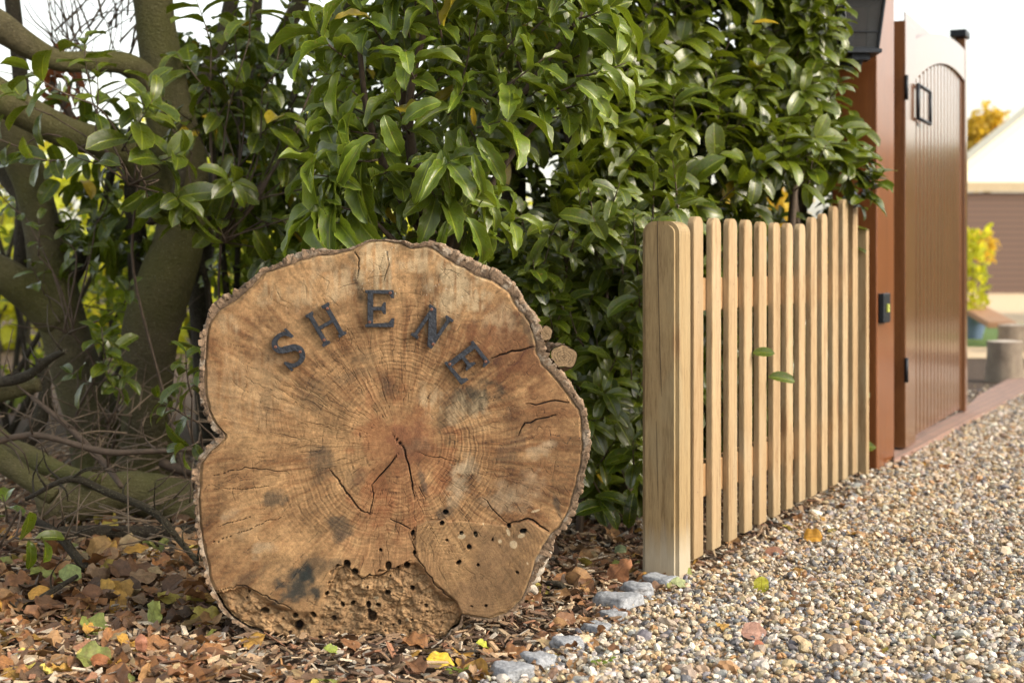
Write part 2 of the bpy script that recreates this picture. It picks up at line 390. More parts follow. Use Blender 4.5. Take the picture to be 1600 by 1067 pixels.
# ================================================================== SETTING
soil, n, l, b = new_mat('soil')
co = objco(n); f = noise(n, l, co, 30, 8, .7); g = noise(n, l, co, 2.5, 4, .6)
c = ramp(n, l, f, [(.3, (.025, .016, .011)), (.55, (.06, .038, .024)), (.8, (.11, .075, .045))])
c = mixc(n, l, math_(n, l, 'MULTIPLY', g, .5), c, (.09, .05, .025))
l.new(c, b.inputs['Base Color']); b.inputs['Roughness'].default_value = .95; bump(n, l, b, f, 1, .02)
M['soil'] = soil
S = 400
g_o = mesh_obj('ground', [(-S, -S, -.012), (S, -S, -.012), (S, S, -.012), (-S, S, -.012)], [(0, 1, 2, 3)], soil, None, False); tag(g_o, kind='structure')

gm, n, l, b = new_mat('gravel_bed'); co = objco(n)
v = n.new('ShaderNodeTexVoronoi'); v.inputs['Scale'].default_value = 75; l.new(co, v.inputs['Vector'])
sv = n.new('ShaderNodeSeparateColor'); l.new(v.outputs['Color'], sv.inputs[0])
c = ramp(n, l, sv.outputs[0], [(0, (.10, .08, .07)), (.3, (.30, .22, .15)), (.55, (.42, .33, .23)), (.8, (.30, .29, .29)), (1, (.58, .53, .45))])
l.new(c, b.inputs['Base Color']); b.inputs['Roughness'].default_value = .8
h1 = ramp(n, l, v.outputs['Distance'], [(0, 1.0), (.7, 0.0)]); bump(n, l, b, h1, 1, .01)
M['gravel_bed'] = gm

# fence line
VPX = 1970.0; Y0 = 3.66
def FY(px): return Y0 * 871.0 / (VPX - px)          # depth of a fence point showing at px
fd = unit([(VPX - 800) / F, 1, 0])                   # along the fence
fn = np.array((fd[1], -fd[0], 0))                    # towards the driveway

def edge_line(py):      # px of the gravel / mulch border for a row
    pts = [(700, 1085), (800, 1046), (850, 1030), (884, 1009), (931, 984), (967, 942), (1004, 915), (1078, 905), (1352, 742), (1395, 724)]
    ys = [p[1] for p in pts][::-1]; xs = [p[0] for p in pts][::-1]
    return np.interp(py, ys, xs)
edge = [(560, 1160), (700, 1085), (800, 1046), (884, 1009), (931, 984), (967, 942), (1004, 915), (1078, 905), (1352, 742), (1395, 724), (1511, 655), (1530, 628), (1600, 583)]
dv = [G(*e) for e in edge]
dv = dv[:1] + dv[1:] + [np.array((9., 12., 0)), np.array((12., 12., 0)), np.array((12., -6., 0)), np.array((-.6, -6., 0)), np.array((-.35, 1.5, 0))]
o = mesh_obj('driveway', [(p[0], p[1], -.006) for p in dv], [list(range(len(dv)))], M['gravel_bed'], None, False); tag(o, kind='structure')

# far court
o = mesh_obj('gravel_court', [(2.2, 12.0, -.005), (40, 12.0, -.005), (60, 60, -.005), (6, 60, -.005)], [(0, 1, 2, 3)], mat_simple('court_gravel', (.50, .38, .24), .9, .35, 18, .6), None, False); tag(o, kind='structure')
# brick edging path beside the gate
bk, n, l, b = new_mat('brick_pavers'); co = objco(n)
bt = n.new('ShaderNodeTexBrick'); bt.inputs['Scale'].default_value = 5.0; bt.inputs['Color1'].default_value = (.30, .17, .13, 1); bt.inputs['Color2'].default_value = (.22, .13, .11, 1)
bt.inputs['Mortar'].default_value = (.12, .10, .08, 1); bt.inputs['Mortar Size'].default_value = .02
mp = n.new('ShaderNodeMapping'); mp.inputs['Rotation'].default_value = (0, 0, R(-62)); l.new(co, mp.inputs[0]); l.new(mp.outputs[0], bt.inputs['Vector'])
l.new(mixc(n, l, .4, bt.outputs[0], mixc(n, l, noise(n, l, co, 25, 5), (.14, .10, .08), (.40, .27, .22)), 'MIX'), b.inputs['Base Color']); b.inputs['Roughness'].default_value = .85
pv = [G(1397, 727), G(1511, 664), G(1600, 617), G(1760, 545), G(1690, 545), G(1600, 583), G(1530, 622), G(1507, 645), G(1397, 704)]
top = [(p[0], p[1], .022) for p in pv]; bot = [(p[0], p[1], -.02) for p in pv]; k = len(pv)
o = mesh_obj('brick_path', top + bot, [list(range(k))] + [(i, i + k, (i + 1) % k + k, (i + 1) % k) for i in range(k)], bk, None, False); tag(o, kind='structure')
# lawn
o = mesh_obj('lawn', [(4.3, 13.6, .0), (7.5, 13.6, .0), (8.0, 19.0, .0), (5.2, 19.0, .0)], [(0, 1, 2, 3)], mat_simple('lawn_green', (.10, .17, .03), .9, .5, 40, 1), None, False); tag(o, kind='structure')

# low unseen hedge right of the frame, added for the gate to reflect
rows = []; N_ = 90
def hh_(Yv): return float(np.interp(Yv, [-14, 5.5, 8.0, 24], [2.4, 2.4, 2.4, 2.4]))
for side in (0, 1):
    for i in range(N_ + 1):
        Yv = -14 + 36 * i / N_; top_h = hh_(Yv) + .12 * math.sin(i * 1.7) + .10 * math.sin(i * .61) + .1 * random.random()
        for j in range(9):
            zz = j if side == 0 else 8 - j
            rows.append((10 + side * 1.4 + .25 * random.random(), Yv, top_h * zz / 8))
fc = []
for base in (0, (N_ + 1) * 9):
    for i in range(N_):
        for j in range(8): fc.append((base + i * 9 + j, base + (i + 1) * 9 + j, base + (i + 1) * 9 + j + 1, base + i * 9 + j + 1))
for i in range(N_): fc.append((i * 9 + 8, (i + 1) * 9 + 8, (N_ + 1) * 9 + (i + 1) * 9, (N_ + 1) * 9 + i * 9))
o = mesh_obj('unseen_hedge', rows, fc, mat_simple('hedge_green', (.10, .12, .05), .9, .4, 5, 1), None, False)
tag(o, kind='structure')

# ================================================================== LOG SLICE
LY = 2.95; K = LY / F
outl = [(603,376),(627,380),(643,388),(668,385),(680,390),(700,406),(729,421),(741,429),(769,439),(794,457),(810,482),(826,500),(834,522),(838,547),(848,571),(863,585),(879,604),(895,628),(905,640),(909,669),(911,700),(903,741),(895,773),(887,802),(875,822),(861,834),(848,851),(836,875),(828,903),(814,936),(790,958),(763,966),(733,960),(722,961),(717,974),(696,995),(676,1005),(647,1011),(615,1001),(590,991),(574,993),(542,1001),(517,1013),(493,1017),(469,1011),(444,997),(412,989),(383,977),(363,964),(347,944),(337,924),(329,907),(324,875),(316,842),(312,802),(312,761),(314,725),(330,704),(353,684),(351,677),(335,661),(327,640),(322,620),(319,587),(322,555),(324,522),(327,506),(343,486),(371,468),(392,449),(412,427),(432,421),(461,411),(493,400),(522,398),(550,392),(570,380),(590,376)]
CX, CY = 617.0, 695.0
oa = np.array([math.atan2(y - CY, x - CX) for x, y in outl]); orr = np.array([math.hypot(x - CX, y - CY) for x, y in outl])
idx = np.argsort(oa); oa, orr = oa[idx], orr[idx]
NT, NR = 1500, 270
th = np.linspace(-math.pi, math.pi, NT, endpoint=False)
Rt = np.interp(th, np.r_[oa[-1] - 2 * math.pi, oa, oa[0] + 2 * math.pi], np.r_[orr[-1], orr, orr[0]])
ker = np.exp(-np.linspace(-2, 2, 9) ** 2); ker /= ker.sum()
Rt = np.convolve(np.r_[Rt[-4:], Rt, Rt[:4]], ker, 'valid')
low_ = sstep(.72, .95, np.sin(th)) * sstep(.45, .2, np.cos(th))
Rt = Rt + (1.6 + 5.5 * low_) * fbm(np.cos(th) * 24, np.sin(th) * 24, 0, 5, 3)
rr = (np.linspace(0, 1, NR + 1)[1:]) ** .72
X = CX + np.outer(rr * 1.0, np.cos(th) * Rt); Yp = CY + np.outer(rr, np.sin(th) * Rt)
frac = np.repeat(rr[:, None], NT, 1)
x, y = X.ravel(), Yp.ravel(); fr = frac.ravel()
# ---- wood pattern
pxp, pyp = 627., 694.
ax, ay = x - pxp, y - pyp
ang = np.arctan2(ay, ax); rho = np.hypot(ax, ay)
ring_r = fr * 285 * .55 + rho * .45 + 7 * fbm(x / 60, y / 60, 0, 3, 11) + 2 * fbm(x / 12, y / 12, 0, 2, 12)
warp = fbm(x / 70, y / 70, 0, 3, 21)
big = fbm(x / 110, y / 110, 0, 4, 31); med = fbm(x / 28, y / 28, 0, 4, 41)
ca_, sa_ = np.cos(ang + warp * .06), np.sin(ang + warp * .06)
radial = fbm(ca_ * 38, sa_ * 38, rho / 90., 4, 51) * (.35 + .65 * sstep(20, 170, rho))
radf = fbm(ca_ * 120, sa_ * 120, rho / 40., 3, 61) * (.4 + .6 * sstep(20, 150, rho))
rings = np.sin(ring_r * 2 * math.pi / 6.3) * .6 + np.sin(ring_r * 2 * math.pi / 3.9 + 1) * .4
ringamp = np.clip(.25 + .75 * sstep(-.3, .5, fbm(x / 80, y / 80, 0, 2, 71)), 0, 1) * sstep(275, 120, rho)
A = np.array((.53, .345, .185)); B2 = np.array((.31, .175, .085)); D = np.array((.20, .115, .060)); W = np.array((.62, .51, .36)); RD = np.array((.37, .155, .068))
t = np.clip(.38 + .75 * big + .50 * med + .75 * radial + .5 * radf, 0, 1.25)
right = sstep(700, 850, x) * sstep(480, 560, y); t = np.clip(t + .25 * right, 0, 1)
col = A * (1 - t[:, None]) + B2 * t[:, None]
col *= (1 + .30 * ringamp * rings + .25 * radf + .22 * fbm(x / 3.0, y / 3.0, 0, 3, 99) + .16 * fbm(x / 14, y / 2.5, 0, 3, 98))[:, None]
def blob(cx, cy, rx, ry, rot=0, s=0, edge=.55):
    c_, s_ = math.cos(rot), math.sin(rot); u_ = ((x - cx) * c_ + (y - cy) * s_) / rx; v_ = (-(x - cx) * s_ + (y - cy) * c_) / ry
    return sstep(1.0, 1 - edge * .8, np.hypot(u_, v_) / 1.35 + .75 * fbm(x / 16, y / 16, 0, 4, s) - .0)
def paint(mask, c_, a): 
    global col
    m_ = (mask * a)[:, None]; col = col * (1 - m_) + np.asarray(c_) * m_
# heart red
q = lambda a, b_: (290 + a / 2.4615, 680 + b_ / 2.4615)
q1 = lambda a, b_: (290 + a / 2.4615, 360 + b_ / 2.4615)
paint(blob(628, 725, 72, 98, 0, 101, .7), RD, .38)
paint(blob(622, 855, 70, 48, .1, 102, .5), (.36, .19, .095), .35)
paint(blob(640, 690, 26, 26, 0, 103, .7), (.33, .17, .09), .8)
paint(blob(590, 780, 40, 40, 0, 104, .9), RD, .4)
paint(blob(800, 540, 75, 45, .5, 105, .8), (.25, .125, .06), .65)
paint(blob(850, 640, 60, 60, 0, 106, .9), (.27, .145, .07), .5)
# grey-black stains
for (a, b_, rx, ry, s_, am) in ((430, 590, 95, 75, 1, .85), (330, 250, 60, 30, 2, .6), (590, 345, 40, 60, 3, .6), (525, 110, 45, 60, 4, .5), (1000, 300, 40, 25, 5, .5), (470, 520, 130, 40, 6, .5), (640, 170, 60, 30, 7, .35), (1250, 60, 60, 40, 8, .3), (1430, 270, 14, 50, 9, .6), (910, 170, 14, 60, 16, .6), (250, 540, 60, 30, 17, .3)):
    cx, cy = q(a, b_); paint(blob(cx, cy, rx / 2.46, ry / 2.46, -.3, 200 + s_, .9), (.14, .105, .075), am)
for (a, b_, rx, ry, s_, am) in ((1110, 640, 100, 50, 10, .75), (770, 590, 30, 50, 11, .5), (1000, 720, 40, 70, 12, .45), (690, 500, 60, 30, 13, .35), (480, 650, 50, 60, 14, .35), (600, 570, 120, 26, 15, .3), (660, 190, 14, 90, 18, .55), (390, 490, 60, 30, 19, .25), (1330, 380, 30, 60, 20, .5)):
    cx, cy = q1(a, b_); paint(blob(cx, cy, rx / 2.46, ry / 2.46, -.2, 200 + s_, .9), (.15, .11, .07), am)
# pale weathered patches, streaked down the grain
stk = np.clip(.75 + 1.6 * fbm(x / 5, y / 40, 0, 4, 141), 0, 1)
for (a, b_, rx, ry, s_, am) in ((740, 140, 75, 110, 1, .8), (1050, 215, 105, 85, 2, .85), (900, 130, 60, 60, 3, .7), (590, 200, 40, 70, 4, .6), (450, 260, 60, 60, 5, .45), (520, 120, 50, 50, 6, .4), (930, 640, 40, 60, 7, .55), (1090, 690, 110, 50, 8, .45), (1010, 310, 60, 50, 9, .5), (330, 240, 50, 40, 10, .5), (150, 360, 50, 40, 11, .45), (230, 600, 160, 150, 12, .22), (1200, 340, 60, 60, 13, .4), (960, 380, 40, 60, 14, .5)):
    cx, cy = q1(a, b_); paint(blob(cx, cy, rx / 2.46, ry / 2.46, 0, 300 + s_, .8) * stk, (.60, .48, .33), am)
for (a, b_, rx, ry, s_, am) in ((1090, 130, 50, 45, 1, .8), (1040, 210, 40, 60, 2, .6), (300, 440, 50, 24, 3, .65), (180, 300, 50, 26, 4, .5), (1250, 230, 120, 60, 5, .5), (1370, 60, 60, 30, 6, .6), (240, 370, 50, 30, 7, .4), (900, 30, 60, 30, 8, .35)):
    cx, cy = q(a, b_); paint(blob(cx, cy, rx / 2.46, ry / 2.46, -.3, 320 + s_, .8) * np.clip(.45 + med, 0, 1), (.60, .49, .36), am)
# bright lichen specks
sp = sstep(.45, .62, fbm(x / 3.2, y / 3.2, 0, 3, 151))
for (a, b_, rx, ry) in ((1040, 240, 80, 45), (960, 220, 60, 40), (920, 130, 18, 40), (800, 220, 40, 30), (690, 190, 60, 70), (800, 130, 40, 60)):
    cx, cy = q1(a, b_); paint(blob(cx, cy, rx / 2.46, ry / 2.46, 0, 330, .8) * sp, (.78, .76, .72), .8)
paint(sstep(.70, .80, fbm(x / 2.6, y / 2.6, 0, 2, 161)), (.66, .58, .46), .6)
paint(sstep(.55, .75, fbm(x / 9, y / 9, 0, 4, 162)), D, .35)
# ---- height (metres towards the viewer)
hgt = .0035 * fbm(x / 90, y / 90, 0, 3, 171) + .0007 * radial + .00045 * ringamp * rings + .0006 * med
def crack(pts, w=1.2, dep=.006, dark=.8, wob=2.2, s=0, colour=(.035, .022, .015)):
    global hgt, col
    P_ = np.array(pts, float); seglen = np.hypot(*np.diff(P_, axis=0).T).sum(); n_ = max(3, int(seglen / 7))
    tt = np.linspace(0, 1, n_); cum = np.r_[0, np.cumsum(np.hypot(*np.diff(P_, axis=0).T))]; cum /= cum[-1]
    pp = np.stack([np.interp(tt, cum, P_[:, 0]), np.interp(tt, cum, P_[:, 1])], 1)
    g_ = np.random.default_rng(s + 100); jit = g_.normal(size=pp.shape) * wob; jit[0] = jit[-1] = 0; pp = pp + jit
    x0, y0 = pp.min(0) - 6; x1, y1 = pp.max(0) + 6
    sel = np.where((x > x0) & (x < x1) & (y > y0) & (y < y1))[0]
    if not len(sel): return
    xs, ys = x[sel], y[sel]; best = np.full(len(sel), 1e9); wt = np.zeros(len(sel))
    for i in range(len(pp) - 1):
        v_ = pp[i + 1] - pp[i]; L_ = v_ @ v_ + 1e-9; t_ = np.clip(((xs - pp[i, 0]) * v_[0] + (ys - pp[i, 1]) * v_[1]) / L_, 0, 1)
        d_ = np.hypot(xs - pp[i, 0] - t_ * v_[0], ys - pp[i, 1] - t_ * v_[1]); m_ = d_ < best
        best = np.where(m_, d_, best); wt = np.where(m_, (i + t_) / (len(pp) - 1), wt)
    ww = .52 * w * np.sqrt(np.clip(np.sin(np.clip(wt, .02, .98) * math.pi), .05, 1)); m_ = sstep(ww * 1.35, ww * .45, best)
    hgt[sel] -= m_ * dep; col[sel] = col[sel] * (1 - (m_ * dark)[:, None]) + np.array(colour) * (m_ * dark)[:, None]
C2 = lambda pts: [q(*p) for p in pts]; C1 = lambda pts: [q1(*p) for p in pts]
crack(C2([(795, -5), (840, 50), (860, 120), (872, 190), (882, 245)]), 2.0, .012, .95, .8, 1)
crack(C2([(825, 62), (770, 130), (715, 190)]), 1.9, .010, .95, .8, 2)
crack(C2([(715, 190), (722, 250), (712, 300)]), 1.2, .006, .7, 1, 3)
crack(C2([(552, 125), (610, 210), (665, 285), (715, 305)]), 1.9, .010, .95, .8, 4)
crack(C2([(880, 60), (960, 85), (1060, 105)]), 1.0, .005, .7, 1, 5)
crack(C2([(780, 318), (830, 345), (870, 362)]), 1.5, .006, .9, 1, 6)
crack(C2([(895, 190), (925, 245)]), 1.4, .006, .9, 1, 7)
crack(C2([(1140, 240), (1190, 290), (1240, 340)]), 1.3, .006, .8, 1, 8)
crack(C2([(1240, 342), (1320, 318), (1400, 372)]), 2.2, .012, .95, 1, 9)
crack(C1([(1175, 492), (1240, 468), (1290, 462), (1345, 446)]), 2.2, .010, .95, 1, 10)
crack(C1([(1305, 668), (1390, 663), (1425, 652), (1480, 662)]), 1.9, .009, .95, 1, 11)
crack(C1([(1280, 790), (1300, 742), (1380, 722), (1440, 704)]), 2.0, .009, .8, 1, 12)
crack(C1([(1290, 300), (1350, 410), (1400, 545)]), 1.2, .005, .7, 1, 13)
crack(C2([(100, 155), (210, 130), (300, 128), (400, 150)]), .9, .005, .85, 1.6, 14)
crack(C2([(110, 205), (230, 210), (340, 190)]), .8, .004, .7, 1.6, 15)
crack(C2([(90, 420), (220, 370), (380, 310)]), .85, .005, .75, 1.5, 16)
crack(C2([(120, 350), (260, 310)]), 1.0, .004, .7, 1.5, 17)
crack(C1([(660, 190), (668, 120), (650, 70)]), 1.4, .006, .8, 1.5, 18)
crack(C1([(775, 70), (780, 130), (760, 200)]), 1.0, .004, .6, 1.5, 19)
g_ = np.random.default_rng(5)
for i in range(620):         # fine drying checks, mostly radial, some following the rings
    a_ = g_.uniform(-math.pi, math.pi); left = abs(a_) > 1.2
    r0 = g_.uniform(50, 285) if left else g_.uniform(60, 280); L_ = g_.uniform(10, 46) if left else g_.uniform(8, 28)
    if g_.random() < .72:
        pts = [(pxp + math.cos(a_ + g_.normal() * .03) * rq, pyp + math.sin(a_ + g_.normal() * .02) * rq) for rq in (r0, r0 + L_ / 2, r0 + L_)]
    else:
        pts = [(pxp + math.cos(a_ + da) * r0, pyp + math.sin(a_ + da) * r0) for da in (0, .4 * L_ / r0, .8 * L_ / r0)]
    crack(pts, g_.uniform(.5, .85), .0012, g_.uniform(.15, .6), 1.3, 500 + i)
# rotten crumbled foot and the separate lobe
rot_poly = C2([(60, 608), (115, 605), (170, 590), (215, 578), (255, 588), (300, 612), (370, 650), (430, 672), (490, 672), (530, 600), (575, 515), (610, 495), (640, 525), (690, 545), (770, 522), (840, 495), (885, 480), (915, 505), (950, 560), (1000, 610), (1045, 640), (1062, 680), (1075, 760), (900, 900), (40, 900)])
rot_edge = seg_dist(x, y, rot_poly[1:22]); wob = 7 * fbm(x / 11, y / 11, 0, 4, 181)
inside = in_poly(x + wob, y + wob, rot_poly)
rin = np.where(inside, sstep(0, 5 + 14 * sstep(-.2, .5, fbm(x / 40, y / 40, 0, 2, 183)), rot_edge), 0.)
d1, d2, idc = worley(x / 15 + .5 * med, y / 12 + .5 * warp, 3); e1, e2, ide = worley(x / 6, y / 5, 8)
crumb = sstep(.0, .16, d2 - d1)
lumps = .006 * fbm(x / 22, y / 17, 0, 4, 191) + .0025 * (idc - .5) + .0016 * (ide - .5) + .0012 * fbm(x / 4, y / 4, 0, 3, 192)
deep = sstep(650, 720, x) * 0 + 1
hgt = hgt + rin * (-.012 + lumps * 1.9 - .0016 * (1 - crumb))
paint(rin, (.46, .31, .18), .6)
col *= (1 - .15 * rin * (1 - crumb))[:, None]
paint(rin * sstep(.1, .5, fbm(x / 20, y / 14, 0, 4, 193)), (.34, .19, .085), .5)
paint(rin * sstep(.25, .6, fbm(x / 7, y / 6, 0, 3, 194)), (.58, .44, .28), .55)
col *= (1 + rin * .28 * (idc - .5))[:, None]
hgt += rin * .0022 * fbm(ca_ * 60, sa_ * 60, rho / 25., 3, 195)
g_ = np.random.default_rng(15)
def hole(cx, cy, r, dep=.014, dark=.6):
    global hgt, col
    sel = np.where((abs(x - cx) < r * 2.2) & (abs(y - cy) < r * 2.2))[0]
    xs, ys = x[sel], y[sel]; el = g_.uniform(.6, 1); ro = g_.uniform(0, 3)
    u_ = (xs - cx) * math.cos(ro) + (ys - cy) * math.sin(ro); v_ = (-(xs - cx) * math.sin(ro) + (ys - cy) * math.cos(ro)) / el
    m_ = sstep(1.1, .75, np.hypot(u_, v_) / r + .2 * fbm(xs / 4, ys / 4, 0, 2, 7)); hgt[sel] -= m_ * dep
    col[sel] = col[sel] * (1 - (m_ * dark)[:, None]) + np.array((.06, .032, .016)) * (m_ * dark)[:, None]
for _ in range(120):
    hx, hy = g_.uniform(345, 715), g_.uniform(885, 1010)
    if in_poly(np.array([hx]), np.array([hy]), rot_poly)[0] and g_.random() < (.15 if hx < 450 else .35): hole(hx, hy, g_.uniform(1.6, 4.5), .010)
for a_, b_, r_ in ((430, 735, 22), (715, 700, 22), (300, 680, 16), (640, 650, 12), (775, 608, 13), (870, 590, 11), (700, 655, 13), (740, 655, 11), (600, 655, 10), (490, 690, 13), (540, 610, 10), (420, 695, 12), (620, 495, 16), (650, 525, 14), (780, 500, 16), (850, 500, 14), (240, 605, 6), (1040, 745, 14)):
    hole(*q(a_, b_), r_ / 2.46, .020)
lobe = C2([(885, 345), (930, 325), (1000, 322), (1100, 330), (1240, 345), (1320, 322), (1400, 378), (1480, 420), (1400, 700), (1200, 760), (1062, 690), (1040, 640), (950, 560), (895, 490), (878, 420)])
lin = np.where(in_poly(x + wob, y + wob, lobe), 1., 0.); led = seg_dist(x, y, lobe + lobe[:1]); lin = lin * sstep(0, 3, led)
paint(lin, (.42, .28, .15), .45); paint(lin * sstep(0, .5, big + med * .6), (.33, .22, .13), .4)
lring = np.sin((np.hypot(x - 760, y - 880) + 6 * fbm(x / 30, y / 30, 0, 3, 77)) * 2 * math.pi / 5.5) * sstep(40, 85, np.hypot(x - 760, y - 880))
col *= (1 + .10 * lin * lring)[:, None]
hgt += .003 * lin
crack(C2([(880, 350), (872, 400), (890, 480), (905, 500), (950, 560), (1000, 610), (1055, 650)]), 1.5, .006, .6, 1.8, 31)
crack(C2([(115, 605), (170, 590), (215, 578), (255, 588), (300, 612), (370, 650), (430, 672)]), 1.6, .005, .6, 2.0, 32)
crack(C2([(575, 515), (610, 495), (650, 530), (690, 545), (770, 522), (850, 495)]), 2.0, .007, .6, 2.4, 33)
for a_, b_, r_ in ((1090, 428, 10), (1050, 487, 12), (1115, 380, 11), (1005, 402, 6), (985, 337, 10), (1298, 367, 14), (1243, 347, 9), (873, 375, 12), (880, 450, 9), (1125, 497, 6), (1275, 525, 7), (1100, 655, 5), (1155, 653, 6), (1060, 375, 8), (1180, 400, 6), (1000, 295, 12), (750, 440, 7)):
    hole(*q(a_, b_), r_ / 2.46, .016, .8)
for a_, b_, rx, ry in ((1062, 388, 18, 10), (1210, 405, 9, 9), (1350, 289, 22, 5), (1262, 420, 13, 16), (1290, 385, 14, 8), (730, 630, 16, 8), (1240, 370, 8, 18), (850, 712, 10, 8), (1115, 385, 10, 6), (1315, 490, 4, 7), (1145, 340, 3, 8)):
    cx, cy = q(a_, b_); paint(blob(cx, cy, rx / 3.6, ry / 3.6, -.3, 340, .4), (.66, .56, .42), .75)
edge_n = sstep(.985, 1.0, fr + .008 * fbm(x / 10, y / 10, 0, 3, 88)); hgt -= edge_n * .004
paint(edge_n, (.45, .33, .2), .5)
lum = col.mean(1, keepdims=True); col = lum + (col - lum) * .92; mcol = np.array((.40, .25, .13)); col = (mcol + (col - mcol) * 1.5) * np.array((.56, .495, .40)) * (1 + .30 * fbm(x / 5.5, y / 5.5, 0, 4, 401) + .22 * sstep(.1, .6, fbm(x / 45, y / 45, 0, 4, 402)) - .25 * sstep(0, .5, fbm(x / 35, y / 35, 0, 4, 403)))[:, None]; col = np.clip(col, .02, .85)

log = empty('log_slice', (P(CX, 1010, LY)[0], LY, 0), 'huge round weathered log slice standing upright on the bark mulch, carrying five black letters', 'log sign')
Vx = (x - 800) * K; Vz = H - (y - HOR) * K
V = np.stack([Vx, LY - hgt, Vz], 1); V = np.vstack([V, [[(CX - 800) * K, LY - float(hgt[0]), H - (CY - HOR) * K]]]); col_all = np.vstack([col, col[:1]])
i_ = np.arange(NR - 1)[:, None] * NT; j_ = np.arange(NT)[None, :]; j2 = (j_ + 1) % NT
Q = np.stack([i_ + j_, i_ + j2, i_ + NT + j2, i_ + NT + j_], -1).reshape(-1, 4)
cc = len(V) - 1
Q = np.vstack([Q, np.stack([np.full(NT // 2, cc), (np.arange(0, NT, 2) + 2) % NT, np.arange(0, NT, 2) + 1, np.arange(0, NT, 2)], 1)])
face = mesh_obj('cut_face', V, Q[:, ::1], mat_vcol('log_end_grain', .85, 420, .30, .5, .0012), log, True, {'col': col_all})
# bark -------------------------------------------------------------
bx, by = CX + Rt * np.cos(th), CY + Rt * np.sin(th)
tx, ty = np.gradient(np.r_[bx[-2:], bx, bx[:2]])[2:-2], np.gradient(np.r_[by[-2:], by, by[:2]])[2:-2]
k9 = np.ones(25) / 25; tx = np.convolve(np.r_[tx[-12:], tx, tx[:12]], k9, 'valid'); ty = np.convolve(np.r_[ty[-12:], ty, ty[:12]], k9, 'valid')
nl_ = np.hypot(tx, ty); nx_, ny_ = ty / nl_, -tx / nl_
flip = np.sign(nx_ * (bx - CX) + ny_ * (by - CY)); nx_ *= flip; ny_ *= flip
arc = np.r_[0, np.cumsum(np.hypot(np.diff(bx), np.diff(by)))]
def bump1(c0, w): return np.exp(-(((th - c0 + math.pi) % (2 * math.pi) - math.pi) / w) ** 2)
aa = lambda X_, Y_: math.atan2(Y_ - CY, X_ - CX)
thick = 5.0 + 9 * bump1(aa(760, 430), .28) + 8 * bump1(aa(840, 560), .22) + 4 * bump1(aa(910, 680), .3) + 4 * bump1(aa(895, 780), .2) + 7 * bump1(aa(355, 470), .14) + 8 * bump1(aa(470, 405), .10) + 4 * bump1(aa(315, 600), .3) + 3 * bump1(aa(312, 760), .3) + 12 * bump1(aa(850, 870), .10) + 3 * bump1(aa(700, 405), .08) - 3.5 * bump1(aa(600, 378), .14)
NV = 64
vv = np.linspace(0, 1, NV)
dep = np.where(vv < .16, -.002 + 0 * vv, (vv - .16) / .84 * .27)      # metres behind the face
outw = np.where(vv < .16, vv / .16, 1.0)
TA, VVg = np.meshgrid(arc, vv); DEP = np.repeat(dep[:, None], NT, 1); OUT = np.repeat(outw[:, None], NT, 1)
w1, w2, wid = worley(TA / 11 + .4 * fbm(TA / 15, DEP * 40, 0, 2, 1), DEP * 1000 / 26 + OUT * .9, 12)
plate = sstep(0, .28, w2 - w1); rough_ = fbm(TA / 6, DEP * 120 + OUT, 0, 4, 14)
flare = 1 + .25 * np.sin(DEP * 9)
rad_off = OUT * (1.05 * thick[None, :] * (.55 + .55 * plate * (.6 + .8 * wid)) + 2.2 * rough_) + DEP * 0
rad_off = np.maximum(rad_off, OUT * .8)
back_in = sstep(.16, .27, DEP) * 10
PX = bx[None] + nx_[None] * (rad_off - back_in); PY = by[None] + ny_[None] * (rad_off - back_in)
fy = LY + DEP + .002 - OUT * (1 - sstep(0, .03, DEP)) * (.004 * (wid - .3) * plate + .003 * rough_) + np.where(VVg < .03, .0015, 0)
V = np.stack([(PX - 800) * K, fy, H - (PY - HOR) * K], -1).reshape(-1, 3)
bc = np.array((.17, .115, .075))[None, None] * (.55 + .9 * plate * wid)[..., None] * (1 + .5 * rough_)[..., None]
lich = sstep(.05, .45, fbm(TA / 14, DEP * 60 + OUT, 0, 4, 19))[..., None] * .55
bc = bc * (1 - lich) + np.array((.34, .29, .23)) * lich
i_ = np.arange(NV - 1)[:, None] * NT
Q = np.stack([i_ + NT + j_, i_ + NT + j2, i_ + j2, i_ + j_], -1).reshape(-1, 4)
bark = mesh_obj('bark', V, Q, mat_vcol('log_bark', .9, 260, .45, .8, .002), log, True, {'col': np.clip(bc.reshape(-1, 3), .02, .8)})
bkc = V[-NT:]; mesh_obj('back_face', np.vstack([bkc, [bkc.mean(0)]]), [(i, (i + 1) % NT, NT) for i in range(NT)], M['bark_dark'], log, True)
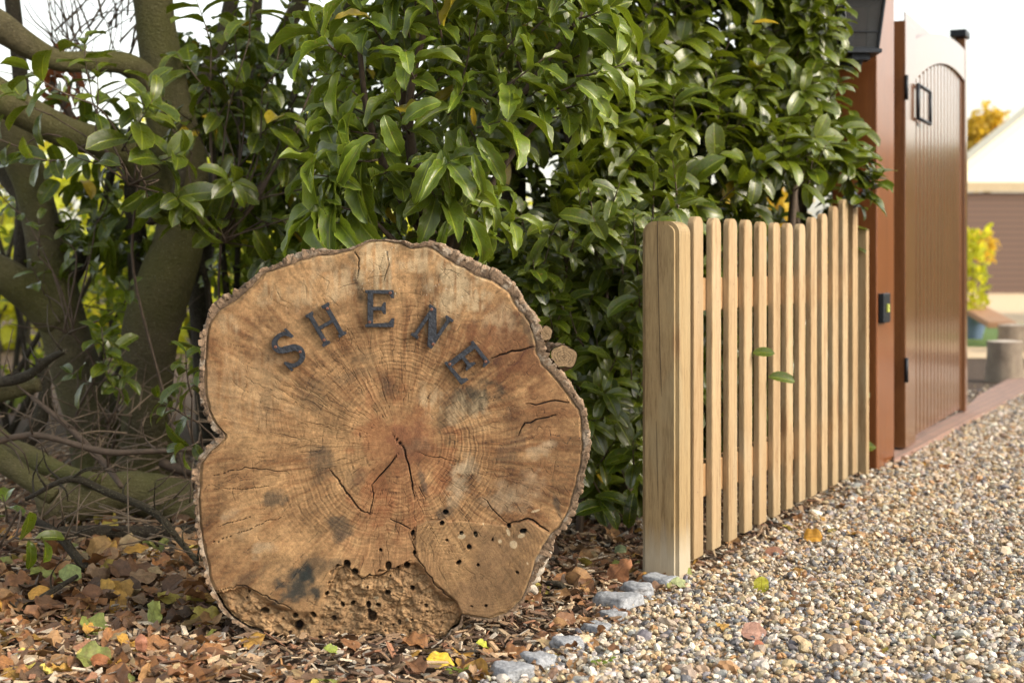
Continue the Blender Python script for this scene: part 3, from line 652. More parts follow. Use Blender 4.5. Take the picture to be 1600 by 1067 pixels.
# stubs
def stub(px, py, rpx, Y, tilt, seed, sub='cut_end'):
    c = P(px, py, Y); r = rpx / F * Y; d = unit(tilt)
    s1 = unit(np.cross(d, UP)); s2 = np.cross(s1, d); m = 40; lv = 10; VV = []; CC = []
    for i in range(lv):
        t_ = i / (lv - 1); cen = c - d * .11 * t_
        for k in range(m):
            a = k * 2 * math.pi / m; rr_ = r * (1 + .12 * math.sin(2 * a + seed) + .06 * math.sin(5 * a)) * (1 + .3 * t_) * (1 + .12 * random.uniform(-1, 1) * (i > 0))
            VV.append(cen + (s1 * math.cos(a) + s2 * math.sin(a)) * rr_); g0 = random.uniform(.5, 1.3); CC.append((.15 * g0, .105 * g0, .07 * g0))
    fcs = [(i * m + k, i * m + (k + 1) % m, (i + 1) * m + (k + 1) % m, (i + 1) * m + k) for i in range(lv - 1) for k in range(m)]
    so = mesh_obj('branch_stub', VV, fcs, bark.data.materials[0], log, True, {'col': np.array(CC)})
    VV = []; CC = []; rl = 14
    for i in range(rl):
        for k in range(m):
            a = k * 2 * math.pi / m; rr_ = r * .93 * (1 + .12 * math.sin(2 * a + seed) + .06 * math.sin(5 * a)) * i / (rl - 1)
            VV.append(c + d * (.002 + .0015 * random.random()) + (s1 * math.cos(a) + s2 * math.sin(a)) * rr_)
            g0 = .72 + .25 * math.sin(i * 2.4 + .5 * math.sin(a * 2)) + random.uniform(-.3, .3); CC.append((.20 * g0, .135 * g0, .075 * g0))
    fcs = [(i * m + k, i * m + (k + 1) % m, (i + 1) * m + (k + 1) % m, (i + 1) * m + k) for i in range(rl - 1) for k in range(m)]
    mesh_obj('cut_end', VV, fcs, face.data.materials[0], so, True, {'col': np.array(CC)})
stub(881, 557, 20, LY + .02, (.25, -1, .1), 1); stub(853, 521, 11, LY + .025, (.3, -1, .25), 4)
# loose bark flap lower right
mb = MB()
for k_ in range(5):
    mb.tube([P(858 - k_ * 5, 838 + k_ * 22, LY + .05), P(853 - k_ * 6, 862 + k_ * 14, LY + .045), P(842 - k_ * 8, 890 + k_ * 8, LY + .04)], [.006, .014 - k_ * .001, .005], 9, 5, .5, k_, col=(.42, .37, .31))
mb.build('bark_flake', bark.data.materials[0], log)

# letters -----------------------------------------------------------
def slab(poly, T=.007): return poly
def serif_poly_H():
    w, s, c_ = .40, .13, .055     # half width, stem width, serif reach
    h = .5; t_ = .075; xL = -w + .06; xs = xL + s
    a = [(-w, -h), (-w, -h + t_), (-w + .06, -h + t_ + .03), (-w + .06, h - t_ - .03), (-w, h - t_), (-w, h), (-w + .25, h), (-w + .25, h - t_), (-w + .19, h - t_ - .03), (-w + .19, .05),
         (w - .19, .05), (w - .19, h - t_ - .03), (w - .25, h - t_), (w - .25, h), (w, h), (w, h - t_), (w - .06, h - t_ - .03), (w - .06, -h + t_ + .03), (w, -h + t_), (w, -h),
         (w - .25, -h), (w - .25, -h + t_), (w - .19, -h + t_ + .03), (w - .19, -.05), (-w + .19, -.05), (-w + .19, -h + t_ + .03), (-w + .25, -h + t_), (-w + .25, -h)]
    return a[::-1]
def poly_E():
    h, w = .5, .38
    return [(-w, -h), (w, -h), (w + .02, -h + .24), (w - .05, -h + .24), (w - .13, -h + .12), (-w + .21, -h + .10), (-w + .21, -.05), (.05, -.05), (.11, -.15), (.17, -.15), (.17, .17), (.11, .17), (.05, .05), (-w + .21, .05),
            (-w + .21, h - .10), (w - .13, h - .11), (w - .05, h - .22), (w + .01, h - .22), (w, h), (-w, h), (-w, h - .07), (-w + .06, h - .10), (-w + .06, -h + .10), (-w, -h + .07)]
def poly_N():
    h, w = .5, .40
    return [(-w, -h), (-w + .25, -h), (-w + .25, -h + .07), (-w + .175, -h + .10), (-w + .175, h - .34), (w - .19, -h), (w - .045, -h), (w - .045, h - .10), (w + .03, h - .07), (w + .03, h), (w - .24, h), (w - .24, h - .07), (w - .155, h - .10),
            (w - .155, -h + .40), (-w + .20, h), (-w - .03, h), (-w - .03, h - .07), (-w + .065, h - .12), (-w + .065, -h + .10), (-w, -h + .07)]
def poly_S():
    cl = np.array([(.25, .33), (.17, .40), (.02, .435), (-.14, .39), (-.215, .25), (-.16, .12), (0, .03), (.15, -.06), (.22, -.21), (.15, -.37), (0, -.435), (-.16, -.40), (-.25, -.33)])
    wd = np.array([.05, .055, .058, .07, .078, .085, .09, .085, .078, .07, .058, .055, .05])
    q_ = catmull(np.hstack([cl, wd[:, None]]), 5); p = q_[:, :2]; w = q_[:, 2]; t_ = np.gradient(p, axis=0); t_ /= np.hypot(*t_.T)[:, None]; n_ = np.stack([-t_[:, 1], t_[:, 0]], 1)
    Lft = p + n_ * w[:, None]; Rgt = p - n_ * w[:, None]
    # terminals carry upright slab serifs
    head = [(.33, .47), (.27, .47)]; 
    return [tuple(a) for a in Lft[2:-1]] + [(-.25, -.47), (-.32, -.47), (-.33, -.17), (-.27, -.17)] + [tuple(a) for a in Rgt[::-1][2:-1]] + [(.25, .47), (.32, .47), (.33, .17), (.27, .17)]
def make_letter(poly, px, py, hpx, rot, lab, screws, sx=1.0):
    bm = bmesh.new(); s_ = hpx * K; a = R(rot); Tk = .0075
    ctr = np.array(((px - 800) * K, LY - .004, H - (py - HOR) * K))
    def pos(u_, v_, dpt):
        u_ *= sx; X_ = (u_ * math.cos(a) - v_ * math.sin(a)) * s_; Z_ = (u_ * math.sin(a) + v_ * math.cos(a)) * s_
        return Vector((ctr[0] + X_, ctr[1] - dpt, ctr[2] + Z_))
    vs = [bm.verts.new(pos(u_, v_, 0)) for u_, v_ in poly]; f_ = bm.faces.new(vs)
    ext = bmesh.ops.extrude_face_region(bm, geom=[f_]); top_ = [e for e in ext['geom'] if isinstance(e, bmesh.types.BMVert)]
    for v_ in top_: v_.co.y -= Tk
    tf = [e for e in ext['geom'] if isinstance(e, bmesh.types.BMFace)]
    bmesh.ops.bevel(bm, geom=[e for f2 in tf for e in f2.edges], offset=.0011, segments=2, affect='EDGES')
    bmesh.ops.recalc_face_normals(bm, faces=bm.faces); bmesh.ops.triangulate(bm, faces=[f2 for f2 in bm.faces if len(f2.verts) > 4])
    me = bpy.data.meshes.new('letter')
    for v_ in bm.verts: v_.co -= Vector(log.location)
    bm.to_mesh(me); bm.free(); me.materials.append(M['letter'])
    o = bpy.data.objects.new('letter', me); C.objects.link(o); o.parent = log; o['label'] = lab
    for (u_, v_) in screws:
        c_ = pos(u_, v_, Tk); m_ = MB(); VV = []; 
        for i_r, (rr_, dz) in enumerate(((.0034, -.0005), (.0034, .0004), (.0026, .0014), (.0010, .0014), (.0007, .0004))):
            VV += [(c_[0] + rr_ * math.cos(k * math.pi / 6), c_[1] - dz, c_[2] + rr_ * math.sin(k * math.pi / 6)) for k in range(12)]
        m_.add(VV, [(i * 12 + k, i * 12 + (k + 1) % 12, (i + 1) * 12 + (k + 1) % 12, (i + 1) * 12 + k) for i in range(4) for k in range(12)] + [tuple(48 + k for k in range(12))])
        m_.build('screw', M['rust'], o)
make_letter(poly_S(), 452, 546, 60, 42, 'black iron letter S', [(-.20, .28), (.19, -.24)])
make_letter(serif_poly_H(), 510, 507, 57, 30, 'black iron letter H', [(.28, .36), (-.27, -.34)], .92)
make_letter(poly_E(), 593.5, 482, 58, 0, 'black iron upright letter E in the middle', [(-.26, -.36), (.29, .42)])
make_letter(poly_N(), 675, 511, 57, -34, 'black iron letter N', [(-.30, .40), (.31, -.36)], .92)
make_letter(poly_E(), 730, 566, 57, -52, 'black iron tilted letter E at the end of the word', [(-.26, -.40), (.29, .42)])

# ================================================================== PICKET FENCE
def fpt(px, z, off=0.0):    # point on the fence face line showing at px
    Yv = FY(px); return np.array(((px - 800) / F * Yv, Yv, z)) + fn * off
ph = P(1040, 340, FY(1050))[2]
fence = empty('picket_fence', (*G(1040, 903)[:2], 0), 'pale new timber picket fence with rounded tops standing along the gravel drive', 'fence')
def board(name, base, zb, zt, wu, tv, mat, parent, round_='top', rad=.02, bev=.002):
    """upright board: base centre xy, half width wu along fence, half thickness tv across; top rounded along width"""
    prof = [(-wu, 0), (wu, 0)]
    n_ = 7; r_ = min(rad, wu * .98)
    prof += [(wu - r_ + r_ * math.cos(a), (zt - zb) - r_ + r_ * math.sin(a)) for a in np.linspace(0, math.pi / 2, n_)]
    prof += [(-wu + r_ - r_ * math.sin(a), (zt - zb) - r_ + r_ * math.cos(a)) for a in np.linspace(0, math.pi / 2, n_)]
    m_ = len(prof); VV = [np.array((base[0], base[1], zb)) + fd * u_ * (1) + fn * s_ * tv + UP * w_ for s_ in (-1, 1) for u_, w_ in prof]
    fcs = [tuple(range(m_))[::-1], tuple(range(m_, 2 * m_))] + [(i, (i + 1) % m_, (i + 1) % m_ + m_, i + m_) for i in range(m_)]
    mb_ = MB(); mb_.add(VV, fcs); o_ = mb_.build(name, mat, parent, False)
    if bev:
        bm = bmesh.new(); bm.from_mesh(o_.data)
        ed = [e for e in bm.edges if e.calc_face_angle(0) > .9]
        bmesh.ops.bevel(bm, geom=ed, offset=bev, segments=2, affect='EDGES'); bm.to_mesh(o_.data); bm.free()
    return o_
# post: front face spans px 1003-1059, side 1059-1078; rounded across the front edge-to-edge
Yc = 3.49; corner = np.array(((1059 - 800) / F * Yc, Yc, 0)); pc = corner + fd * .0485 - fn * .0485
prof = []
hw_ = .0485; zt = .885
for a in np.linspace(0, math.pi / 2, 8): prof.append((hw_ - .032 + .032 * math.cos(a), zt - .032 + .032 * math.sin(a)))
for a in np.linspace(0, math.pi / 2, 8): prof.append((-hw_ + .032 - .032 * math.sin(a), zt - .032 + .032 * math.cos(a)))
prof += [(-hw_, -.05), (hw_, -.05)]
m_ = len(prof); VV = [pc + fn * u_ + fd * s_ * .048 + UP * w_ for s_ in (-1, 1) for u_, w_ in prof]
mb = MB(); mb.add(VV, [tuple(range(m_))[::-1], tuple(range(m_, 2 * m_))] + [(i, (i + 1) % m_, (i + 1) % m_ + m_, i + m_) for i in range(m_)])
po = mb.build('post', M['fence_post'], fence, False)
bm = bmesh.new(); bm.from_mesh(po.data); bmesh.ops.bevel(bm, geom=[e for e in bm.edges if e.calc_face_angle(0) > .9], offset=.010, segments=4, affect='EDGES'); bm.to_mesh(po.data); bm.free()
# the long drying split down the post's front
mb = MB(); cz = [(.885, -.005), (.78, -.004), (.62, .0), (.5, .004), (.44, .007)]
mb.tube([pc - fd * .0475 + fn * u_ + UP * z_ for z_, u_ in cz], [.0012, .0015, .0014, .0012, .0004], 5, 4, .3)
mb.tube([pc - fd * .0475 + fn * u_ + UP * z_ for z_, u_ in ((.41, -.008), (.3, -.006), (.12, -.002))], [.0005, .0010, .0004], 5, 4, .3)
mb.build('drying_split', mat_simple('dark_split', (.05, .03, .015), .9), fence)
rnd0 = random.Random(3).uniform
right_px = [1099, 1126.8, 1152, 1175.4, 1197.9, 1219.5, 1239.2, 1258.6, 1276.6, 1293.2, 1309.8, 1325.2, 1340.4]
tops = [338.5, 341, 342, 343.5, 346.5, 348, 349, 350, 339.5, 334, 322.5, 312, 309]
bots = [867, 853, 840, 827, 814, 803, 791.5, 780, 772, 764, 755, 746, 738]
PW = .0352; PT = .0086
for i, (rx_, tp, bt_) in enumerate(zip(right_px, tops, bots)):
    Yf = FY(rx_); p_far = np.array(((rx_ - 800) / F * Yf, Yf, 0)); base = p_far - fd * PW - fn * PT
    zt_ = H - (tp - HOR) / F * (Yf - .03); zb_ = H - (bt_ - HOR) / F * Yf
    pk = board('picket', base, zb_, zt_, PW, PT, M['fence'], fence, rad=.024, bev=.0018)
    pk.data.materials.append(M['rust']); bm = bmesh.new(); bm.from_mesh(pk.data)
    for zc in (.72, .68, .235, .195):
        cn = base + fn * (PT + .0006) + fd * rnd0(-.010, .010) + UP * (zc + rnd0(-.006, .006)) - np.array(fence.location)
        vs = [bm.verts.new(cn + (fd * math.cos(a) + UP * math.sin(a)) * .0021) for a in np.arange(8) * math.pi / 4]; f_ = bm.faces.new(vs); f_.material_index = 1
    bm.to_mesh(pk.data); bm.free()
# rails behind the pickets
a0 = fpt(1096, 0) ; a1 = fpt(1347, 0)
for zc, hh in ((.70, .043), (.215, .043)):
    mid = (a0 + a1) / 2; L_ = np.linalg.norm(a1 - a0) / 2
    mb = MB(); mb.box(mid - fn * (PT * 2 + .0185) + UP * zc, fd * L_, fn * .018, UP * hh)
    mb.build('rail', M['fence_rail'] if 'fence_rail' in M else M.setdefault('fence_rail', mat_wood('new_softwood_rail', (.38, .24, .115), (.24, .13, .05), axis=0)), fence, False, .003)
Yb = 5.22; bb = np.array(((1348 - 800) / F * Yb, Yb, 0)); zt_ = H - (358 - HOR) / F * Yb
board('end_post', bb + fn * .0, -.02, zt_, .022, .018, M['fence'], fence, rad=.006, bev=.002)

# ================================================================== GATE POST, LANTERN, GATE
gd = unit(G(1511.6, 650) - G(1415, 712)); gn = np.array((gd[1], -gd[0], 0))
gc = G(1370.5, 737)          # near right-hand corner of the gate post
gp = empty('gate_post', (*(gc + gd * .1 - gn * .09)[:2], 0), 'tall orange-brown gate post behind the fence end with a black latch plate', 'gate post')
mb = MB(); mb.box(gc + gd * .165 - gn * .085 + UP * 1.25, gd * .165, gn * .085, UP * 1.27); mb.build('shaft', M['gatewood'], gp, False, .006, 3)
lc = gc + gd * .075 + gn * .012
lz = H - (481 - HOR) / F * 5.42
mb = MB(); mb.box(lc + UP * lz, gd * .060, gn * .012, UP * .056); lp = mb.build('latch_plate', M['black'], gp, False, .006, 3)
mb = MB(); mb.box(lc + gn * .018 + UP * lz - gd * .02, gd * .006, gn * .005, UP * .016); mb.build('latch_button', mat_simple('yellow_tag', (.55, .6, .12), .5), lp, False, .003)
# lantern
Yl = 5.20
lan = empty('wall_lantern', P(1342, 92, Yl), 'black four-sided lantern fixed high on the orange gate post among laurel leaves', 'lantern')
lx, lyc = P(1342, 0, Yl)[0], Yl
zb_, zt_ = H - (80 - HOR) / F * Yl, H - (2 - HOR) / F * Yl
mb = MB(); wb, wt_ = .055, .075
cs = [(-1, -1), (1, -1), (1, 1), (-1, 1)]
for sx_, sy_ in cs:
    mb.tube([(lx + sx_ * wb, lyc + sy_ * wb, zb_), (lx + sx_ * wt_, lyc + sy_ * wt_, zt_)], [.006, .006], 6, 2)
for z_, w_ in ((zb_, wb), (zt_, wt_), (zb_ + .06, wb + .007)):
    for (a_, b_) in zip(cs, cs[1:] + cs[:1]):
        mb.tube([(lx + a_[0] * w_, lyc + a_[1] * w_, z_), (lx + b_[0] * w_, lyc + b_[1] * w_, z_)], [.006 if z_ != zb_ + .06 else .003] * 2, 6, 2)
mb.box((lx, lyc, zb_ - .008), (wb + .012, 0, 0), (0, wb + .012, 0), (0, 0, .007)); mb.box((lx, lyc, zb_ - .026), (wb * .6, 0, 0), (0, wb * .6, 0), (0, 0, .011))
mb.box((lx, lyc, zt_ + .008), (wt_ + .018, 0, 0), (0, wt_ + .018, 0), (0, 0, .006))
mb.tube([(lx, lyc, zb_ - .03), (lx, lyc, zb_ - .06)], [.02, .006], 8, 2)
mb.build('frame', M['black'], lan, False)
mb = MB(); tp = (lx, lyc, zt_ + .11); w_ = wt_ + .018; mb.add([(lx + a * w_, lyc + b_ * w_, zt_ + .014) for a, b_ in cs] + [(lx + a * .02, lyc + b_ * .02, zt_ + .10) for a, b_ in cs], [(0, 1, 5, 4), (1, 2, 6, 5), (2, 3, 7, 6), (3, 0, 4, 7), (4, 5, 6, 7)]); mb.build('roof', M['black'], lan, False)
gl, n, l, b = new_mat('lantern_glass'); b.inputs['Base Color'].default_value = (.12, .13, .14, 1); b.inputs['Roughness'].default_value = .12; b.inputs['Transmission Weight'].default_value = .75
mb = MB()
for (a_, b_) in zip(cs, cs[1:] + cs[:1]):
    q0 = np.array((lx, lyc, 0)); A_ = [q0 + np.array((a_[0] * (wb - .002), a_[1] * (wb - .002), zb_)), q0 + np.array((b_[0] * (wb - .002), b_[1] * (wb - .002), zb_)), q0 + np.array((b_[0] * (wt_ - .002), b_[1] * (wt_ - .002), zt_)), q0 + np.array((a_[0] * (wt_ - .002), a_[1] * (wt_ - .002), zt_))]
    mb.add(A_, [(0, 1, 2, 3)])
mb.build('glass', gl, lan, False)
mb = MB(); mb.tube([(lx, lyc + .05, zb_ - .02), (lx, lyc + .13, zb_ - .03), (lx, lyc + .17, zb_ + .10)], [.010, .010, .010], 8, 4); mb.box((lx, lyc + .172, zb_ + .06), (.035, 0, 0), (0, .008, 0), (0, 0, .09)); mb.build('bracket', M['black'], lan)

# gate leaf
g0 = G(1415, 712); g1 = G(1511.6, 650); GL = np.linalg.norm(g1 - g0)
gate = empty('wooden_gate', (*g0[:2], 0), 'tall varnished brown timber gate of vertical boards under an arched top rail', 'gate')
def gpt(s_, z_, off=0.0): return g0 + gd * s_ + gn * off + UP * z_
def gz(px, py):      # height on gate plane
    # solve s for px
    a = g0[0] - (px - 800) / F * g0[1]; b_ = gd[0] - (px - 800) / F * gd[1]; s_ = -a / b_; Yv = g0[1] + gd[1] * s_
    return s_, H - (py - HOR) / F * Yv
def gslab(name, s0, s1, zb, ztop, off0, off1, mat, bev=.004, nseg=1):
    mb_ = MB(); ss = np.linspace(s0, s1, nseg + 1); VV = []; 
    for s_ in ss:
        a = zb(s_) if callable(zb) else zb; t_ = ztop(s_) if callable(ztop) else ztop
        VV += [gpt(s_, a, off0), gpt(s_, a, off1), gpt(s_, t_, off1), gpt(s_, t_, off0)]
    fcs = []
    for i in range(nseg):
        for k in range(4): fcs.append((i * 4 + k, i * 4 + (k + 1) % 4, i * 4 + 4 + (k + 1) % 4, i * 4 + 4 + k))
    fcs += [(0, 1, 2, 3), (nseg * 4 + 3, nseg * 4 + 2, nseg * 4 + 1, nseg * 4)]
    mb_.add(VV, fcs); return mb_.build(name, mat, gate, False, 0 if nseg > 1 else bev)
s_st, _ = gz(1431, 100); _, z_near = gz(1415, 32); s_far, z_far = gz(1509, 60)
gslab('stile', 0, s_st, .03, z_near, -.055, 0, M['gatepanel'])
gslab('stile', GL - .07, GL, .03, z_far, -.055, 0, M['gatepanel'])
sA, zA = gz(1431, 62); sB, zB = gz(1462, 53); sC, zC = gz(1502, 72)
sD, zD = gz(1431, 125); sE, zE = gz(1465, 100); sF, zF = gz(1505, 122)
def quad(s_, a, b_, c_):
    co_ = np.polyfit([a[0], b_[0], c_[0]], [a[1], b_[1], c_[1]], 2); return float(np.polyval(co_, s_))
ztop = lambda s_: quad(s_, (sA, zA), (sB, zB), (sC, zC)); zlow = lambda s_: quad(s_, (sD, zD), (sE, zE), (sF, zF))
gslab('top_rail', s_st + .002, GL - .072, zlow, ztop, -.053, -.002, M['gatepanel'], nseg=16)
nb = 15; s_a, s_b = s_st + .002, GL - .072; wbrd = (s_b - s_a) / nb
mb = MB()
for i in range(nb):
    s0 = s_a + i * wbrd + .005; s1 = s_a + (i + 1) * wbrd - .005; z1 = min(zlow(s0), zlow(s1)) - .002
    mb.add([gpt(s0, .05, -.045), gpt(s1, .05, -.045), gpt(s1, z1, -.045), gpt(s0, z1, -.045), gpt(s0 + .006, .05, -.016), gpt(s1 - .006, .05, -.016), gpt(s1 - .006, z1, -.016), gpt(s0 + .006, z1, -.016)],
           [(3, 2, 1, 0), (4, 5, 6, 7), (0, 1, 5, 4), (1, 2, 6, 5), (2, 3, 7, 6), (3, 0, 4, 7)])
mb.box(gpt((s_a + s_b) / 2, .95, -.0475), gd * ((s_b - s_a) / 2), gn * .002, UP * .9)
mb.build('board_panel', M['gatepanel'], gate, False)
#gslab('bottom_rail', s_st + .002, GL - .122, .03, .17, -.053, -.004, M['gatepanel'])
mb = MB(); mb.box(gpt(GL - .05, z_far + .02, -.03), gd * .07, gn * .04, UP * .018); mb.build('cap', M['black'], gate, False, .004)
sh, zh = gz(1432, 162)
hm = MB(); s0, z0 = gz(1430, 185); s1, z1 = gz(1449, 145)
for (a_, b_) in (((s0, z0), (s1, z0)), ((s1, z0), (s1, z1)), ((s1, z1), (s0, z1)), ((s0, z1), (s0, z0))):
    hm.tube([gpt(a_[0], a_[1], .012), gpt(b_[0], b_[1], .012)], [.008, .008], 6, 2)
hm.build('handle_frame', M['black'], gate)
for z_ in (1.5, .35):
    hm = MB(); hm.tube([gpt(-.002, z_ - .05, .004), gpt(-.002, z_ + .05, .004)], [.008, .008], 8, 2); hm.build('hinge', M['black'], gate)

# ================================================================== TREES (trunks placed from the photograph)
def twigs(mb_, region, nt, Yr, dirfn, rpx=(1.0, 2.2), ln=(60, 160), seed=0):
    rg = random.Random(seed)
    for _ in range(nt):
        px = rg.uniform(region[0], region[2]); py = rg.uniform(region[1], region[3]); Yv = rg.uniform(*Yr)
        a = dirfn(rg); L_ = rg.uniform(*ln); r_ = rg.uniform(*rpx); pts = [(px, py, Yv, r_)]
        for k in range(3):
            a += rg.uniform(-.5, .5); px += math.cos(a) * L_ / 3; py += math.sin(a) * L_ / 3; Yv += rg.uniform(-.08, .08); r_ *= .72; pts.append((px, py, Yv, r_))
        px_tube(mb_, pts, 5, .15, rg.randrange(99), 3)

treeA = empty('tree', (*P(140, 0, 5.2)[:2], 0), 'leftmost forked tree with olive bark, its limbs leaving at the left edge of the photo', 'tree', 'multi-stemmed trees behind the log')
mb = MB(); px_tube(mb, [(168, 745, 5.2, 50), (140, 640, 5.2, 40), (108, 540, 5.2, 37), (85, 455, 5.2, 36), (68, 370, 5.2, 29), (50, 290, 5.2, 27), (20, 215, 5.2, 30), (-40, 120, 5.2, 28), (-110, 0, 5.2, 26)], 22, .10, 3)
mb.build('trunk', M['bark'], treeA)
mb = MB(); px_tube(mb, [(95, 500, 5.18, 34), (60, 468, 5.15, 32), (15, 435, 5.1, 28), (-50, 400, 5.1, 26), (-160, 330, 5.1, 22)], 16, .08, 4); mb.build('limb', M['bark'], treeA)
mb = MB(); px_tube(mb, [(60, 330, 5.3, 20), (25, 290, 5.35, 18), (-20, 230, 5.4, 17), (-80, 150, 5.4, 15)], 12, .08, 14); mb.build('limb', M['bark_dark'], treeA)
mb = MB(); px_tube(mb, [(78, 470, 5.35, 20), (110, 430, 5.4, 17), (130, 400, 5.45, 13), (160, 340, 5.5, 9), (175, 260, 5.5, 7)], 12, .08, 15); mb.build('limb', M['bark_dark'], treeA)
mb = MB(); px_tube(mb, [(35, 420, 5.5, 15), (40, 250, 5.5, 14), (30, 100, 5.5, 12), (15, -40, 5.5, 12)], 12, .10, 16); mb.build('limb', M['bark_dark'], treeA)

treeB = empty('tree', (*P(240, 0, 5.0)[:2], 0), 'tallest olive-barked tree just left of the log, with thick limbs bending off to the left', 'tree', 'multi-stemmed trees behind the log')
mb = MB(); px_tube(mb, [(222, 765, 5.0, 48), (228, 690, 5.0, 39), (232, 600, 5.0, 38), (235, 520, 5.0, 44), (262, 430, 5.0, 44), (285, 350, 5.0, 38), (288, 260, 5.0, 36), (268, 170, 5.0, 34), (252, 90, 5.0, 32), (240, 0, 5.0, 31), (232, -120, 5.0, 30)], 24, .09, 7)
mb.build('trunk', M['bark'], treeB)
mb = MB(); px_tube(mb, [(262, 250, 5.0, 26), (250, 180, 4.97, 24), (232, 130, 4.93, 22), (195, 100, 4.85, 19), (140, 97, 4.8, 17), (90, 95, 4.75, 17), (45, 72, 4.7, 20), (0, 42, 4.65, 24), (-60, 5, 4.6, 26)], 18, .07, 8); mb.build('limb', M['bark'], treeB)
mb = MB(); px_tube(mb, [(262, 330, 4.98, 28), (225, 262, 4.92, 24), (170, 228, 4.85, 23), (105, 208, 4.8, 25), (45, 178, 4.75, 27), (0, 152, 4.7, 28), (-60, 115, 4.7, 28)], 18, .07, 9); mb.build('limb', M['bark'], treeB)
mb = MB(); px_tube(mb, [(268, 235, 4.93, 10), (282, 262, 4.85, 9), (276, 300, 4.78, 8), (262, 325, 4.72, 8), (240, 341, 4.68, 10), (230, 340, 4.66, 9)], 12, .12, 10); mb.build('branch_stump', M['bark_dark'], treeB)
mb = MB(); px_tube(mb, [(245, 500, 5.02, 22), (222, 450, 5.1, 20), (215, 380, 5.2, 16), (208, 300, 5.25, 14), (212, 200, 5.3, 12)], 14, .08, 11); mb.build('limb', M['bark_dark'], treeB)
mb = MB(); px_tube(mb, [(280, 190, 5.05, 14), (320, 120, 5.2, 12), (350, 50, 5.3, 12), (368, -30, 5.3, 12)], 12, .08, 12); mb.build('limb', M['bark_dark'], treeB)
mb = MB(); twigs(mb, (80, 20, 210, 190), 60, (5.0, 5.8), lambda g: g.uniform(-2.4, -.6), (1.0, 2.4), (70, 170), 3)
mb.build('twigs', M['twig'], treeB); mb = MB()
twigs(mb, (20, 480, 330, 700), 26, (4.7, 5.3), lambda g: g.uniform(-3, 0), (.8, 1.8), (60, 160), 4)
mb.build('twigs', M['twig'], treeB)

treeC = empty('tree', (*P(330, 0, 5.9)[:2], 0), 'slender dark tree just left of the log with branches spreading to the top right', 'tree', 'multi-stemmed trees behind the log')
mb = MB(); px_tube(mb, [(330, 700, 5.9, 22), (322, 560, 5.9, 20), (312, 440, 5.9, 18), (330, 330, 5.9, 17), (352, 230, 5.9, 16), (372, 150, 5.9, 16), (392, 80, 5.9, 14), (400, -60, 5.9, 13)], 14, .1, 21); mb.build('trunk', M['bark_dark'], treeC)
mb = MB(); px_tube(mb, [(362, 190, 5.9, 16), (405, 120, 5.85, 14), (440, 60, 5.8, 13), (480, -20, 5.8, 12)], 12, .1, 22); mb.build('limb', M['bark_dark'], treeC)
mb = MB(); px_tube(mb, [(372, 160, 5.9, 15), (430, 100, 5.8, 14), (500, 45, 5.75, 13), (570, -10, 5.7, 12), (640, -60, 5.7, 10)], 12, .1, 23); mb.build('limb', M['bark_dark'], treeC)

treeD = empty('tree', (*P(790, 0, 4.6)[:2], 0), 'dark upright trunk rising straight behind the top right of the log', 'tree', 'multi-stemmed trees behind the log')
mb = MB(); px_tube(mb, [(790, 760, 4.6, 38), (786, 600, 4.6, 34), (790, 440, 4.6, 30), (795, 330, 4.6, 27), (798, 220, 4.6, 24), (806, 110, 4.6, 20), (812, -60, 4.6, 18)], 18, .08, 31); mb.build('trunk', M['bark_dark'], treeD)
mb = MB(); px_tube(mb, [(790, 470, 4.58, 22), (840, 420, 4.6, 18), (900, 400, 4.7, 15), (960, 370, 4.8, 12)], 12, .08, 32); mb.build('limb', M['bark_dark'], treeD)

def crown(root, cx, cy, w, dpt, z0, z1, nl, seed):
    random.seed(seed); L = Leaves(T_low)
    for _ in range(nl):
        a, r_ = random.uniform(0, 6.28), math.sqrt(random.random()); xx, yy = math.cos(a) * r_, math.sin(a) * r_
        zz = z0 + (z1 - z0) * random.random() * (1 - .5 * r_ * r_)
        L.add((cx + xx * w / 2, cy + yy * dpt / 2, zz), rand_unit(), UP + rand_unit() * .5, random.uniform(.11, .17), (random.uniform(.1, .6), 0, 0))
    L.build('crown', M['mid'], root)
T_low0 = None
crown(treeA, -2.4, 5.8, 3.4, 3.6, 2.5, 3.6, 900, 61); crown(treeB, -1.2, 5.4, 2.6, 3.2, 2.3, 3.5, 800, 62)
crown(treeC, -.6, 6.8, 3.0, 2.8, 2.6, 3.6, 800, 63); crown(treeD, .3, 5.4, 2.4, 2.6, 2.3, 3.3, 1700, 64)

# ================================================================== SHRUBS
CAMD = np.array((0, -1, 0.))
def rnd(a, b_): return random.uniform(a, b_)
GAPS = ((1175, 328, 30, 13), (1225, 325, 34, 14), (1260, 318, 12, 8), (838, 262, 26, 24), (862, 300, 10, 10), (960, 35, 8, 6), (1090, 45, 9, 6), (905, 350, 14, 10), (1130, 70, 9, 7), (865, 365, 10, 10))
def gapped(p, k=1.0):
    a_, b_ = 800 + p[0] / p[1] * F, HOR + (H - p[2]) / p[1] * F
    return any(((a_ - g[0]) / (g[2] * k + 14)) ** 2 + ((b_ - g[1]) / (g[3] * k + 14)) ** 2 < 1 for g in GAPS)
